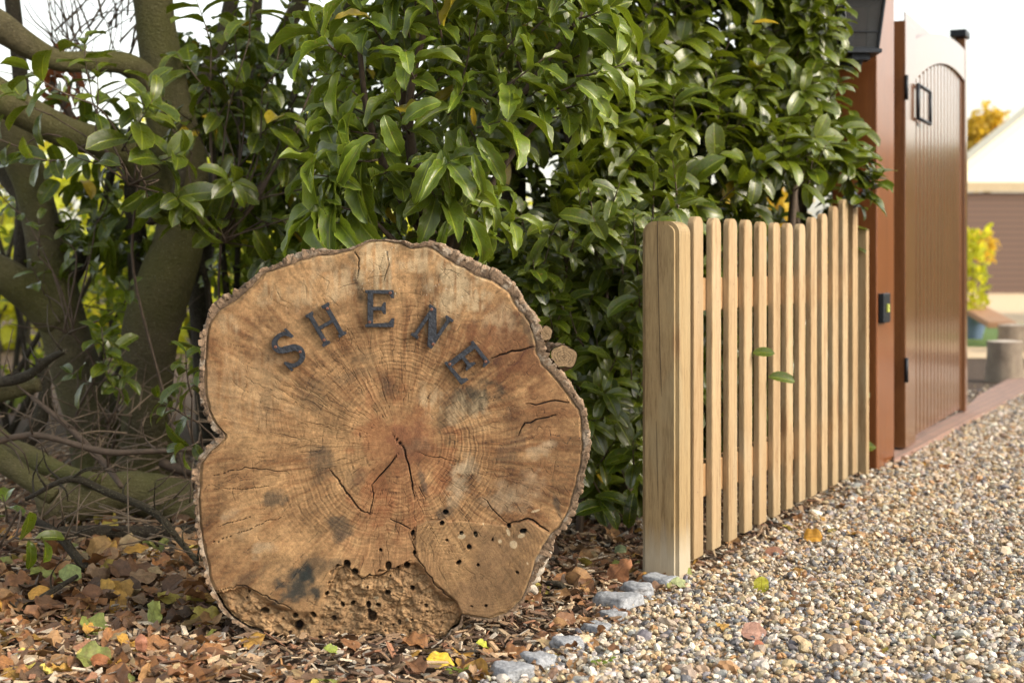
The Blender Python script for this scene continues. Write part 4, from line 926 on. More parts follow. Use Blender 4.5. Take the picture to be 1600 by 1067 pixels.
# -- laurel hedge behind the fence
hedge = empty('laurel_hedge', (.9, 5.1, 0), 'dense glossy cherry laurel hedge rising behind the picket fence and lapping over the gate post', 'hedge')
L = Leaves(T_laurel); st = MB()
hA = np.array((.12, 4.25)); hB = np.array((1.52, 5.45)); hdir = unit(hB - hA)
hedge_lim = lambda py: float(np.interp(py, [-100, 0, 190, 215, 330, 345, 900], [1306, 1306, 1300, 1335, 1350, 1318, 1315])); hnorm = np.array((hdir[1], -hdir[0]))
hl = np.linalg.norm(hB - hA)
cnt = 0
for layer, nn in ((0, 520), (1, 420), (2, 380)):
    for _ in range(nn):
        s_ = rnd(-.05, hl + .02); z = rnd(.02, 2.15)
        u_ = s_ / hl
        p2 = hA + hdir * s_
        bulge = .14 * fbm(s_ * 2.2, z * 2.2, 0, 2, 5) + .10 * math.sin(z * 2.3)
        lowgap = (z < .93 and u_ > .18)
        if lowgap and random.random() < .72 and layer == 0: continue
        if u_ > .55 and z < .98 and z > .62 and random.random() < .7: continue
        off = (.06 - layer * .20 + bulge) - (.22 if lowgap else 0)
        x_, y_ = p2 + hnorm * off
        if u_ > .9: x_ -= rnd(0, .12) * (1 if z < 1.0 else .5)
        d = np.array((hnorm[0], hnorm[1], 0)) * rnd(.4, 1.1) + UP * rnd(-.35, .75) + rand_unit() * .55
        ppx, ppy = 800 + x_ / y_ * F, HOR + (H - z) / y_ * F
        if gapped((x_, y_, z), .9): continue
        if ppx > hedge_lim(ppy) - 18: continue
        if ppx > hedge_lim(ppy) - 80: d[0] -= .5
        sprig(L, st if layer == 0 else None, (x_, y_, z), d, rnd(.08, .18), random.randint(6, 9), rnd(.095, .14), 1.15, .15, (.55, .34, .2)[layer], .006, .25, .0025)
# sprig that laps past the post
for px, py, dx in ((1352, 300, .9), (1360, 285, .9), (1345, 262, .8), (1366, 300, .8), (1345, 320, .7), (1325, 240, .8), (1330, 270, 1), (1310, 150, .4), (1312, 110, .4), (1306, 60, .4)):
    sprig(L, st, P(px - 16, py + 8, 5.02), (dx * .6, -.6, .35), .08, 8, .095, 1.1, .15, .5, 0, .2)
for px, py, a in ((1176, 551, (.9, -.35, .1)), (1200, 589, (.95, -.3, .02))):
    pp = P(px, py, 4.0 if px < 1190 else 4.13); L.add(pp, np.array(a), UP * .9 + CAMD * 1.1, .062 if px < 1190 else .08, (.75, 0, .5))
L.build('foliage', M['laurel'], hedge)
for s_ in np.linspace(.1, hl - .1, 8):
    p2 = hA + hdir * s_ - hnorm * rnd(.12, .3); st.tube([(p2[0], p2[1], -.03), (p2[0] + rnd(-.05, .05), p2[1], .5), (p2[0] + rnd(-.12, .12), p2[1] + rnd(-.1, .1), 1.2), (p2[0] + rnd(-.2, .2), p2[1], 2.0)], [.022, .018, .014, .008], 8, 5, .1)
st.build('stems', M['twig'], hedge)

# -- low laurel between log and fence post
low = empty('laurel_shrub', (*P(930, 0, 4.0)[:2], 0), 'low leafy laurel filling the gap between the log and the fence post', 'shrub')
L = Leaves(T_laurel); st = MB()
for _ in range(300):
    px = rnd(800, 1010); py = rnd(345, 790); Yv = rnd(3.72, 4.35)
    if px < 930 and py > 720: continue
    if px < 860 and (py < 380 or py > 540): continue
    if py > 690 and random.random() < .6: continue
    d = np.array((rnd(-.5, .5), -.8, rnd(-.1, .8)))
    sprig(L, st, P(px, py, Yv), d, rnd(.07, .16), random.randint(6, 10), rnd(.07, .10), 1.15, .2, .42, .004, .3)
for px, py in ((905, 300), (870, 345), (900, 360), (880, 300), (1060, 300), (1020, 300), (930, 330)):
    sprig(L, st, P(px, py + 50, 3.85), (0, -.1, 1), .15, 9, .095, .9, .05, .5, 0, .2)
for px, py, a, s_ in ((935, 780, (.5, -.5, -.3), .1), (930, 775, (.9, -.3, .05), .12), (950, 790, (-.7, -.4, .1), .1), (990, 770, (-.2, -.5, -.6), .10), (905, 770, (-.6, -.5, .2), .09), (985, 700, (-.5, -.6, -.3), .11)):
    L.add(P(px, py, 3.75), np.array(a), UP + CAMD * .6, s_, (.3, 0, .5))
L.build('foliage', M['laurel'], low); 
for px in (860, 905, 950, 985): st.tube([P(px, 830, 4.1) * (1, 1, 0) + (0, 0, -.02), P(px + rnd(-15, 15), 650, 4.1), P(px + rnd(-20, 20), 420, 4.1)], [.012, .010, .006], 7, 5, .1)
st.build('stems', M['twig'], low)

# -- foreground shrub with long drooping leaves above the log
cen = empty('long_leaved_shrub', (*P(690, 0, 3.62)[:2], 0), 'light green shrub with long curled drooping leaves hanging above the log', 'shrub')
L = Leaves(T_curl); st = MB()
stemsC = [[(700, 470, 3.62, 12), (662, 330, 3.6, 11), (640, 220, 3.58, 9), (625, 120, 3.55, 7), (610, -40, 3.5, 6)],
          [(675, 400, 3.6, 10), (650, 280, 3.5, 8), (640, 160, 3.45, 6), (665, 40, 3.4, 5), (690, -40, 3.4, 4)],
          [(690, 380, 3.6, 8), (740, 260, 3.5, 6), (800, 170, 3.42, 5), (860, 90, 3.4, 4), (910, 20, 3.4, 3)],
          [(690, 400, 3.6, 8), (760, 300, 3.5, 6), (830, 200, 3.5, 5), (900, 130, 3.45, 3)],
          [(670, 380, 3.6, 8), (610, 280, 3.5, 6), (575, 180, 3.45, 5), (560, 60, 3.45, 4)],
          [(700, 430, 3.55, 7), (720, 360, 3.4, 5), (735, 310, 3.35, 4)], [(680, 430, 3.55, 7), (620, 380, 3.4, 5), (590, 350, 3.35, 3)]]
for s_ in stemsC: px_tube(st, s_, 9, .08, 5, 5)
def shootC(px, py, Yv, dx, dz, ln=.16, n=9, ll=.13, droop=.5, tint=.55, rad=.003, dy=-.35):
    sprig(L, st, P(px, py, Yv), (dx, dy, dz), ln, n, ll, 1.1, droop, tint, .012, .1, rad, .25, .8)
for (px, py, dx, dz) in ((560, 185, -1, .1), (590, 250, -.7, -.2), (555, 130, -1, .4), (640, 210, -.2, .3), (680, 240, .2, -.2), (700, 180, .3, .3), (720, 235, .4, -.3), (745, 200, .5, .0), (810, 160, 1, .3), (850, 110, 1, .3), (880, 60, 1, .2), (900, 120, 1, .0), (850, 150, .9, .1),
                         (870, 170, 1, -.1), (905, 30, 1, .2), (780, 90, .6, .7), (740, 60, .2, 1), (690, 60, -.1, 1), (640, 60, -.2, 1), (600, 70, -.5, .8), (575, 30, -.5, .8), (650, 130, -.3, .6), (720, 130, .3, .6), (770, 150, .5, .3), (820, 60, .6, .6), (860, 20, .7, .6), (790, 20, .3, .8), (740, -10, 0, .8), (680, -5, 0, .8), (620, 0, -.3, .8),
                         (560, 330, -.9, .1), (600, 350, -.4, .2), (640, 380, -.2, .1), (690, 320, .1, .7), (720, 320, .6, .0), (735, 345, .8, -.2), (660, 345, -.1, .5), (540, 350, -.9, .0), (700, 360, .5, -.3), (610, 400, -.6, .2), (590, 210, -.9, 0), (620, 260, -.5, -.4), (670, 285, .1, -.5), (735, 205, .4, -.5), (540, 90, -.9, .5), (570, 270, -.8, -.3), (650, 20, 0, 1)):
    shootC(px, py, rnd(3.28, 3.5), dx, dz, rnd(.07, .13), random.randint(6, 9), rnd(.11, .17), rnd(-.05, .5), rnd(.4, .95))
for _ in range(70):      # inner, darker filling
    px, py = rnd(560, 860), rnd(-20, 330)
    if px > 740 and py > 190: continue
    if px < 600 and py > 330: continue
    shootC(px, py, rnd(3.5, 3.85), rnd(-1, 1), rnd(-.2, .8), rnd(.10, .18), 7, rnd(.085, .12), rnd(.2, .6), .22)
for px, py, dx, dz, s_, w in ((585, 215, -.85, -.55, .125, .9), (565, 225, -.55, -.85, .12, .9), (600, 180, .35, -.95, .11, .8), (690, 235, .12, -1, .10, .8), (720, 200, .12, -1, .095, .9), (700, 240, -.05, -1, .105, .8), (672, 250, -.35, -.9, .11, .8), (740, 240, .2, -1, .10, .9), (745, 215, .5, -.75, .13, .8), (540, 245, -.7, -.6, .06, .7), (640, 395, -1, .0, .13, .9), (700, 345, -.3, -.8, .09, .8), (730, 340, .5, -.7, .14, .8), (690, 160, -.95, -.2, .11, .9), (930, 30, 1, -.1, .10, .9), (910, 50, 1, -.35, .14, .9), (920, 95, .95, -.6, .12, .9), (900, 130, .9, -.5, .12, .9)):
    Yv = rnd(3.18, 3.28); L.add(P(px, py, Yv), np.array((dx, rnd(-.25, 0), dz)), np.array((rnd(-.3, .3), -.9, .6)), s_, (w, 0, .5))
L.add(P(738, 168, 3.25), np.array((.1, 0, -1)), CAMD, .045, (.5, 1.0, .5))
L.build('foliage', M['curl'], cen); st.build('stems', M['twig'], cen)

# -- sprigs on the left
def sprig_plant(label, specs, seed, mat='laurel', tint=.45, ll=.09, Yv=4.3, base=None):
    random.seed(seed)
    root = empty('laurel_shrub', (*P(*base, Yv)[:2], 0), label, 'shrub'); L = Leaves(T_laurel); st = MB()
    for px, py, dx, dz, n, ln in specs:
        p0 = P(px, py, Yv + rnd(-.15, .15)); sprig(L, st, p0, (dx, -.3, dz), ln, n, ll, 1.1, .25, tint, .006, .15, .003)
        b0 = P(base[0] + rnd(-15, 15), base[1] - 40, Yv); st.tube([b0, (b0 + p0) / 2 + np.array((rnd(-.06, .06), 0, rnd(-.03, .1))), p0], [.0035, .003, .002], 6, 5, .05)
    gb = P(base[0], base[1], Yv) * (1, 1, 0) + (0, 0, -.02); tb = P(base[0], base[1] - 45, Yv)
    st.tube([gb + (.12, .25, 0), gb * .6 + tb * .4 + (rnd(-.05, .09), .22, 0), gb * .25 + tb * .75 + (rnd(-.06, .06), .12, 0), tb], [.006, .005, .0045, .0035], 7, 5, .1)
    L.build('foliage', M[mat], root); st.build('stems', M['twig'], root); return root
sprig_plant('laurel with a rising spray of pale-ribbed leaves in front of the tallest tree', [(110, 150, -.9, .3, 5, .12), (150, 190, .2, .6, 9, .16), (190, 235, .3, .3, 9, .16), (235, 255, .5, .0, 7, .1), (225, 285, .2, -.5, 6, .1), (180, 260, -.4, 0, 5, .1), (80, 180, -.8, .2, 6, .12), (140, 130, -.2, .8, 6, .12), (215, 200, .3, .5, 8, .13), (255, 300, .4, -.3, 7, .1), (30, 230, -.7, .2, 6, .12), (100, 250, -.4, -.1, 6, .12)], 1, ll=.13, Yv=4.25, base=(215, 330), tint=.55)
sprig_plant('laurel with broad dark leaves hanging just right of the tallest tree', [(355, 160, .0, .9, 7, .14), (330, 200, .4, .5, 9, .15), (380, 225, .6, .2, 9, .15), (345, 270, .2, -.2, 9, .14), (400, 275, .8, .2, 8, .15), (310, 300, -.1, -.7, 8, .12), (435, 250, .8, .1, 7, .16), (370, 110, .1, .8, 7, .14), (330, 75, -.1, .8, 6, .12), (430, 190, .7, .4, 8, .16), (410, 140, .5, .5, 8, .15), (460, 130, .7, .4, 7, .15), (470, 200, .7, .2, 7, .15), (300, 240, -.3, .4, 5, .1), (450, 300, .6, 0, 7, .14), (400, 340, .3, -.2, 7, .13), (350, 330, 0, -.3, 6, .1), (490, 330, .6, -.1, 7, .14), (470, 260, .5, .2, 8, .14), (500, 150, .4, .5, 8, .14), (440, 60, .2, .7, 8, .14), (510, 80, .4, .6, 8, .14), (390, 60, 0, .8, 7, .13), (480, 380, .5, -.1, 7, .13), (420, 390, .1, -.2, 7, .12), (330, 150, -.3, .4, 7, .13), (300, 190, -.5, .3, 6, .12)], 2, ll=.125, Yv=4.35, base=(345, 420), tint=.42)
sprig_plant('small bright laurel seedling in front of the tallest tree trunk', [(160, 590, .3, .5, 9, .10), (165, 560, -.1, .9, 7, .10), (150, 600, -.7, .1, 6, .08), (175, 600, .6, .1, 6, .08)], 3, ll=.085, Yv=4.5, base=(165, 700), tint=.55)
sprig_plant('low laurel seedling right against the left side of the log', [(310, 660, -.5, .3, 8, .10), (300, 620, -.2, .8, 7, .10), (318, 590, -.1, 1, 6, .10), (310, 690, -.4, -.3, 5, .06)], 4, ll=.085, Yv=3.75, base=(318, 780), tint=.6)
sprig_plant('laurel seedling with pale leaves at the left edge of the photo', [(10, 815, .2, .8, 4, .06), (25, 840, .6, -.1, 4, .06), (0, 840, -.4, .2, 4, .06)], 5, ll=.08, Yv=3.35, base=(10, 895), tint=.7)
sprig_plant('spindly laurel with small leaves growing between the two left trees', [(70, 460, -.2, .7, 6, .1), (60, 400, .2, .7, 6, .1), (90, 370, .4, .2, 6, .12), (150, 350, .4, .3, 7, .12), (130, 420, .3, .3, 6, .1), (190, 480, .4, .4, 6, .1), (40, 340, -.4, .3, 6, .1)], 6, ll=.07, Yv=4.7, base=(110, 560), tint=.5)
random.seed(77)

# -- middle-distance understorey, one shrub after another
def bush(name, label, cat, px, Yv, w, h, z0, nleaf, ll, mat, tint, tpl, group, depth=.9, seed=0, holes=.0, stems=6, stem_mat='bark_dark'):
    random.seed(seed + 500); c = P(px, 0, Yv); root = empty(name, (c[0], Yv, 0), label, cat, group); L = Leaves(tpl)
    k = 0
    while k < nleaf:
        a = rnd(0, 2 * math.pi); rr_ = math.sqrt(random.random()); xx = math.cos(a) * rr_ * w / 2; yy = math.sin(a) * rr_ * depth / 2
        zz = z0 + (h - z0) * random.random() * math.sqrt(max(.05, 1 - (rr_ * .8) ** 2))
        dn = float(fbm(np.array([xx * 3.3 + seed]), np.array([yy * 3.3]), np.array([zz * 3.3]), 2, seed)[0])
        if dn < holes: k += .15; continue
        p = np.array((c[0] + xx, Yv + yy, zz))
        if Yv < 8 and px > 600 and gapped(p): k += .05; continue
        d = unit(np.array((xx / w, -.3, .1)) + rand_unit()); m_ = 4
        for _ in range(m_):
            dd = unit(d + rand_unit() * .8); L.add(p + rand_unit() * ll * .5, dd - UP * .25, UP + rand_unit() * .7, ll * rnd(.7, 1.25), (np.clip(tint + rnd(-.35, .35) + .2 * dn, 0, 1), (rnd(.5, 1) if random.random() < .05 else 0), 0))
        k += m_
    L.build('foliage', M[mat], root); st = MB()
    for _ in range(stems):
        a, b_ = rnd(-w / 5, w / 5), rnd(-w / 2.6, w / 2.6)
        st.tube([(c[0] + a, Yv, -.03), (c[0] + (a + b_) / 2 + rnd(-.1, .1), Yv + rnd(-.1, .1), h * .4), (c[0] + b_, Yv + rnd(-.2, .2), h * .85)], [.018, .013, .006], 6, 4, .1)
    st.build('stems', M[stem_mat], root); return root
grp = 'understorey shrubs behind the trees'
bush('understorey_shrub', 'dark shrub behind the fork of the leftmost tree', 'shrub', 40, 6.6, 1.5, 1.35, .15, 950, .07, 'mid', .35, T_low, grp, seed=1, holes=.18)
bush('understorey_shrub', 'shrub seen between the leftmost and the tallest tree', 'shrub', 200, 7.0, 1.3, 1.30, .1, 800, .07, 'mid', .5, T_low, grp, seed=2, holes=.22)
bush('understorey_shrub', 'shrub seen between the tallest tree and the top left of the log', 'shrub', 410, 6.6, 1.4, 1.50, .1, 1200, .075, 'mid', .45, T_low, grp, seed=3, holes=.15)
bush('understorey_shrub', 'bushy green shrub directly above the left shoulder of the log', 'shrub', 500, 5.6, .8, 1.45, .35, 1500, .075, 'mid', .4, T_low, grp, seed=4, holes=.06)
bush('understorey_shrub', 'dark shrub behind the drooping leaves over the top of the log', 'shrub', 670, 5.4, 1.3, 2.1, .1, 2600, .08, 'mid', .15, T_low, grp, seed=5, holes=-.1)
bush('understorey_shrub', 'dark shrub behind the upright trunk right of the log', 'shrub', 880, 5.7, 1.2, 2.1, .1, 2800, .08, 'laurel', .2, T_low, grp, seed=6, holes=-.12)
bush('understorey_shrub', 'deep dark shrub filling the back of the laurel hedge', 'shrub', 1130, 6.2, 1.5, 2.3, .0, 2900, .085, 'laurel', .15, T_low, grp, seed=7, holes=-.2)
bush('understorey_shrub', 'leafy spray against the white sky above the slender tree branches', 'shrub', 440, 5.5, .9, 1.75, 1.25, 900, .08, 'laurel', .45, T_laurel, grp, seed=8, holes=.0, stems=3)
bush('understorey_shrub', 'sparse shrub against the sky behind the highest left limb', 'shrub', 20, 7.6, 1.3, 2.1, .9, 420, .07, 'mid', .5, T_low, grp, seed=9, holes=.1)
# -- sunlit things beyond
grp = 'sunlit bushes far behind the trees'
for i, (px, Yv, w, h, mt, lb) in enumerate(((-60, 13, 3.4, 1.9, 'far', 'sunlit yellow-green bush showing below the leftmost limb'), (190, 14, 3.0, 2.2, 'far', 'sunlit bush glimpsed between the two left trees'), (400, 13, 3.0, 2.5, 'far', 'tall yellow-green bush glowing behind the slender dark tree'), (560, 15, 3.2, 2.0, 'far', 'sunlit bush behind the left shoulder of the log'), (830, 16, 3.2, 1.6, 'far', 'low sunlit bush glimpsed beside the upright trunk'), (1190, 15, 2.6, 1.75, 'yellow', 'bright yellow bush glimpsed between hedge and pickets'))):
    bush('garden_bush', lb, 'bush', px, Yv, w, h, .0, 1100, .16, mt, .5, T_round, grp, depth=1.6, seed=20 + i, holes=-.1, stems=4)
bush('garden_bush', 'round golden shrub added in place of a warm sun patch on the far garage wall', 'bush', 1536, 29, .45, 1.5, .95, 300, .12, 'yellow', .5, T_round, grp, depth=.5, seed=40, holes=-.3, stems=3)  # added shrub: its ochre leaves imitate a patch of sunlight on the wall
bush('understorey_shrub', 'broad-leaved laurel filling the top between tallest tree and slender tree', 'shrub', 330, 5.3, 1.1, 1.75, .75, 520, .11, 'laurel', .6, T_laurel, 'understorey shrubs behind the trees', seed=41, holes=.02, stems=4)
# dead fern / beech foliage clump hanging between limbs
L = Leaves(T_low); random.seed(901)
root = empty('dead_leaf_clump', P(90, 130, 5.3), 'hanging clump of rust-red dead leaves between the two highest left limbs', 'dead leaves')
for _ in range(60): L.add(P(rnd(60, 120), rnd(60, 190), rnd(5.2, 5.4)), rand_unit() - UP * .6, rand_unit(), rnd(.05, .09), (.3, 0, 0))
M['rustleaf'] = mat_leaf('rust_leaf', (.10, .03, .012), (.22, .07, .02), rough=.7, trans=.3, vein=.2); L.build('foliage', M['rustleaf'], root)
mb = MB(); px_tube(mb, [(60, 100, 5.35, 5), (90, 150, 5.3, 7), (125, 200, 5.3, 5)], 8, .1, 2); mb.build('stems', M['twig'], root)

# ================================================================== BRANCH PILE ON THE LEFT
def branch(pts, label, mat='bark', seed=0, name='fallen_branch', twig=None, cat='branch'):
    mb_ = MB(); px_tube(mb_, pts, 16, .26, seed, 7)
    rg = random.Random(seed)
    if twig:
        for _ in range(twig):
            i = rg.randrange(1, len(pts)); a, b_ = pts[i - 1], pts[i]; t_ = rg.random(); p0 = [a[k] + (b_[k] - a[k]) * t_ for k in range(4)]
            an = rg.uniform(-2.6, -.4) if rg.random() < .7 else rg.uniform(.1, 1); L_ = rg.uniform(25, 80)
            q1_ = (p0[0] + math.cos(an) * L_ * .5, p0[1] + math.sin(an) * L_ * .5, p0[2] + rg.uniform(-.05, .05), 1.4); q2_ = (p0[0] + math.cos(an + .3) * L_, p0[1] + math.sin(an + .3) * L_, p0[2] + rg.uniform(-.1, .1), .7)
            px_tube(mb_, [(p0[0], p0[1], p0[2], 2.2), q1_, q2_], 5, .1, 1, 3)
    o_ = mb_.build(name, M[mat], None); centred(o_); return tag(o_, label, cat, 'cut branches heaped left of the log')
branch([(60, 800, 4.25, 22), (130, 778, 4.3, 32), (200, 768, 4.35, 36), (270, 782, 4.35, 34), (345, 800, 4.35, 30)], 'thickest mossy log lying low behind the left edge of the slice', 'bark_moss', 1, 'mossy_log', cat='log')
branch([(-40, 640, 4.5, 16), (0, 690, 4.4, 17), (40, 712, 4.35, 16), (100, 738, 4.3, 14), (150, 752, 4.25, 12)], 'long smooth branch sloping down right from the left edge above the mossy log', 'bark_moss', 2)
branch([(-40, 690, 4.1, 17), (10, 725, 4.1, 17), (50, 752, 4.1, 16), (85, 775, 4.1, 15)], 'short thick sawn branch sloping in from the left edge', 'bark_moss', 3)
branch([(-30, 622, 4.3, 14), (20, 610, 4.3, 13), (62, 600, 4.3, 11)], 'pale sawn branch end poking in from the left edge', 'bark', 4)
branch([(-20, 600, 4.25, 9), (40, 588, 4.2, 8), (75, 562, 4.15, 6), (103, 548, 4.1, 4)], 'dark thin branch rising to a broken tip left of the trees', 'bark_dark', 5, twig=6)
branch([(40, 780, 3.75, 3), (110, 748, 3.75, 5), (170, 770, 3.75, 6), (240, 800, 3.7, 6), (285, 850, 3.65, 5), (320, 890, 3.6, 4)], 'dark arching branch crossing in front of the mossy log', 'bark_dark', 6, twig=16)
branch([(50, 810, 3.7, 6), (90, 835, 3.65, 7), (120, 870, 3.6, 7), (150, 900, 3.55, 7), (170, 915, 3.52, 6)], 'dark stick running down into the leaf litter with a peeled end', 'bark_dark', 7, twig=8)
branch([(-20, 975, 3.12, 7), (30, 955, 3.15, 6), (70, 930, 3.2, 5), (120, 900, 3.3, 4)], 'dark wet stick lying on the leaves at the left edge', 'bark_dark', 8, twig=3)
branch([(-10, 690, 4.0, 6), (60, 680, 4.0, 5), (160, 705, 4.0, 5), (230, 705, 4.0, 4), (330, 700, 4.0, 3)], 'thin pale branch lying level across the foot of the trees', 'twig', 9, twig=10)
branch([(50, 620, 4.2, 4), (110, 670, 4.15, 5), (160, 720, 4.1, 5), (190, 760, 4.0, 4)], 'thin crooked stick slanting down before the leftmost tree', 'twig', 10, twig=8)
branch([(60, 835, 3.9, 9), (140, 830, 3.95, 10), (230, 832, 4.0, 11), (340, 828, 4.0, 10)], 'low dark branch lying under the mossy log', 'bark_dark', 11)
branch([(20, 720, 4.6, 14), (60, 660, 4.6, 12), (72, 600, 4.6, 9), (60, 560, 4.6, 6)], 'upright reddish branch stub beside the leftmost trunk', 'bark_dark', 12)
branch([(250, 722, 4.6, 7), (290, 735, 4.6, 9), (350, 740, 4.6, 8)], 'short branch lying behind the narrow notch of the log', 'twig', 13)
branch([(855, 910, 3.42, 4), (878, 915, 3.4, 5), (884, 932, 3.38, 5)], 'short black crooked stick on the mulch right of the log', 'bark_dark', 14)
mb = MB(); rg = random.Random(44)
for _ in range(160):
    px, py = rg.uniform(-20, 320), rg.uniform(640, 850); Yv = min(G(0, py + 15)[1], 4.9) + rg.uniform(-.5, 0); a = rg.choice((rg.uniform(-.6, .5), rg.uniform(2.6, 3.7), rg.uniform(-1.8, -.6))); L_ = rg.uniform(40, 150)
    px_tube(mb, [(px, py, Yv, rg.uniform(.8, 2.2)), (px + math.cos(a) * L_ / 2, py + math.sin(a) * L_ / 2 + rg.uniform(-8, 8), Yv + rg.uniform(-.1, .1), 1.2), (px + math.cos(a) * L_, py + math.sin(a) * L_ + rg.uniform(-14, 14), Yv + rg.uniform(-.15, .15), .6)], 5, .1, 1, 4)
tag(mb.build('twig_litter', mat_simple('dry_twig', (.15, .11, .075), .85, .4, 60, .5), None), 'tangle of fine dead twigs over the cut branches', 'twigs', None, 'stuff')

# ================================================================== GROUND COVER
ico = bmesh.new(); bmesh.ops.create_icosphere(ico, subdivisions=2, radius=1); I2V = np.array([v.co[:] for v in ico.verts]); I2F = np.array([[v.index for v in f.verts] for f in ico.faces]); ico.free()
ico = bmesh.new(); bmesh.ops.create_icosphere(ico, subdivisions=1, radius=1); I1V = np.array([v.co[:] for v in ico.verts]); I1F = np.array([[v.index for v in f.verts] for f in ico.faces]); ico.free()
def euler_mats(e):
    cx, sx = np.cos(e[:, 0]), np.sin(e[:, 0]); cy, sy = np.cos(e[:, 1]), np.sin(e[:, 1]); cz, sz = np.cos(e[:, 2]), np.sin(e[:, 2])
    Mx = np.zeros((len(e), 3, 3)); 
    Mx[:, 0, 0] = cy * cz; Mx[:, 0, 1] = sx * sy * cz - cx * sz; Mx[:, 0, 2] = cx * sy * cz + sx * sz
    Mx[:, 1, 0] = cy * sz; Mx[:, 1, 1] = sx * sy * sz + cx * cz; Mx[:, 1, 2] = cx * sy * sz - sx * cz
    Mx[:, 2, 0] = -sy; Mx[:, 2, 1] = sx * cy; Mx[:, 2, 2] = cx * cy
    return Mx
def scatter(name, pos, size3, eul, cols, tpls, mat, label=None, cat=None):
    N = len(pos); Mx = euler_mats(eul); pick = rng.integers(0, len(tpls), N); Vs, Fs, Cs = [], [], []; off = 0; k = tpls[0][1].shape[1]
    for t_ in range(len(tpls)):
        s_ = pick == t_; tv, tf = tpls[t_][:2]; n_ = s_.sum()
        if not n_: continue
        V = tv[None] * size3[s_][:, None, :]; V = np.einsum('nij,nmj->nmi', Mx[s_], V) + pos[s_][:, None, :]
        m_ = V.shape[1]; Vs.append(V.reshape(-1, 3)); Fs.append((tf[None] + (np.arange(n_) * m_)[:, None, None] + off).reshape(-1, k)); off += n_ * m_; Cs.append(np.repeat(cols[s_], m_, 0))
    return np.vstack(Vs), np.vstack(Fs), np.vstack(Cs)
def visible_ground(N, Ya, Yb, margin=160):
    Yv = rng.uniform(Ya, Yb, N); Xa, Xb = (0 - margin - 800) / F * Yb, (1600 + margin - 800) / F * Yb
    Xv = rng.uniform(Xa, Xb, N); px = Xv / Yv * F + 800; py = HOR + H / Yv * F
    k = (px > -margin) & (px < 1600 + margin); return Xv[k], Yv[k], px[k], py[k]
def pebble_tpls(V0, F0, nv, s0):
    out = []
    for k in range(nv):
        q_ = V0.copy(); nz = fbm(V0[:, 0] * 1.1 + k * 7.3, V0[:, 1] * 1.1, V0[:, 2] * 1.1, 2, s0 + k); nz2 = vnoise(V0[:, 0] * 2.5 + k, V0[:, 1] * 2.5, V0[:, 2] * 2.5, s0)
        out.append((q_ * (1 + .45 * nz + .24 * nz2)[:, None], F0))
    return out
PC = np.array([(.54, .45, .33), (.46, .35, .23), (.64, .58, .48), (.30, .29, .28), (.18, .18, .20), (.42, .24, .11), (.60, .55, .48), (.52, .40, .25), (.34, .27, .21), (.70, .66, .60), (.13, .125, .13), (.44, .30, .17), (.40, .35, .31)])
PWt = np.array((13, 12, 9, 9, 6, 6, 9, 14, 9, 5, 3.5, 6, 8)); PWt = PWt / PWt.sum()
Vg, Fg, Cg = [], [], []; off = 0
SLOT = [(2.35, 3.3, 2, 6800), (3.3, 4.4, 1, 6200), (4.4, 6.2, 1, 4400), (6.2, 9.0, 1, 2300)]
for Ya, Yb, lod, dens in SLOT:
    area = (Yb - Ya) * (1920 / F * Yb); Xv, Yv, px, py = visible_ground(int(area * dens * 1.5), Ya, Yb)
    el = np.interp(py, [583, 628, 655, 724, 742, 905, 915, 942, 984, 1009, 1046, 1085, 1200], [1600, 1530, 1511, 1399, 1362, 1092, 1008, 967, 931, 884, 800, 700, 520])
    dpx = px - el; prob = 1 / (1 + np.exp(-(dpx + rng.normal(0, 1, len(px)) * 8) / 12.)) ; keep = rng.random(len(px)) < prob
    # keep clear of the gate and post
    Xv, Yv = Xv[keep], Yv[keep]; n_ = len(Xv); s_ = rng.lognormal(math.log(.0050), .38, n_) * (1.0 if Yb < 5 else 1.25)
    s_ = np.clip(s_, .0028, .017)
    size = np.stack([s_ * rng.uniform(.9, 1.45, n_), s_ * rng.uniform(.7, 1.1, n_), s_ * rng.uniform(.5, .85, n_)], 1)
    hill = .006 * fbm(Xv * 3, Yv * 3, 0, 2, 4)
    pos = np.stack([Xv, Yv, rng.uniform(-.003, .012, n_) + hill], 1); eul = np.stack([rng.normal(0, .45, n_), rng.normal(0, .45, n_), rng.uniform(0, 6.28, n_)], 1)
    ci = rng.choice(len(PC), n_, p=PWt); cols = np.clip(PC[ci] * .86 * rng.uniform(.66, 1.22, (n_, 1)) * rng.uniform(.95, 1.05, (n_, 3)), .02, .85)
    tp = pebble_tpls(I2V, I2F, 8, 3) if lod == 2 else pebble_tpls(I1V, I1F, 8, 3)
    a, b_, c_ = scatter('g', pos, size, eul, cols, tp, None); Vg.append(a); Fg.append(b_ + off); Cg.append(c_); off += len(a)
print('gravel verts', off)
o = mesh_obj('gravel', np.vstack(Vg), np.vstack(Fg), mat_vcol('pebbles', .62, 500, .30, .3, .001, .4), None, False, {'col': np.vstack(Cg)})
tag(o, 'rounded mixed tan, grey and white gravel covering the driveway', 'gravel', None, 'stuff')

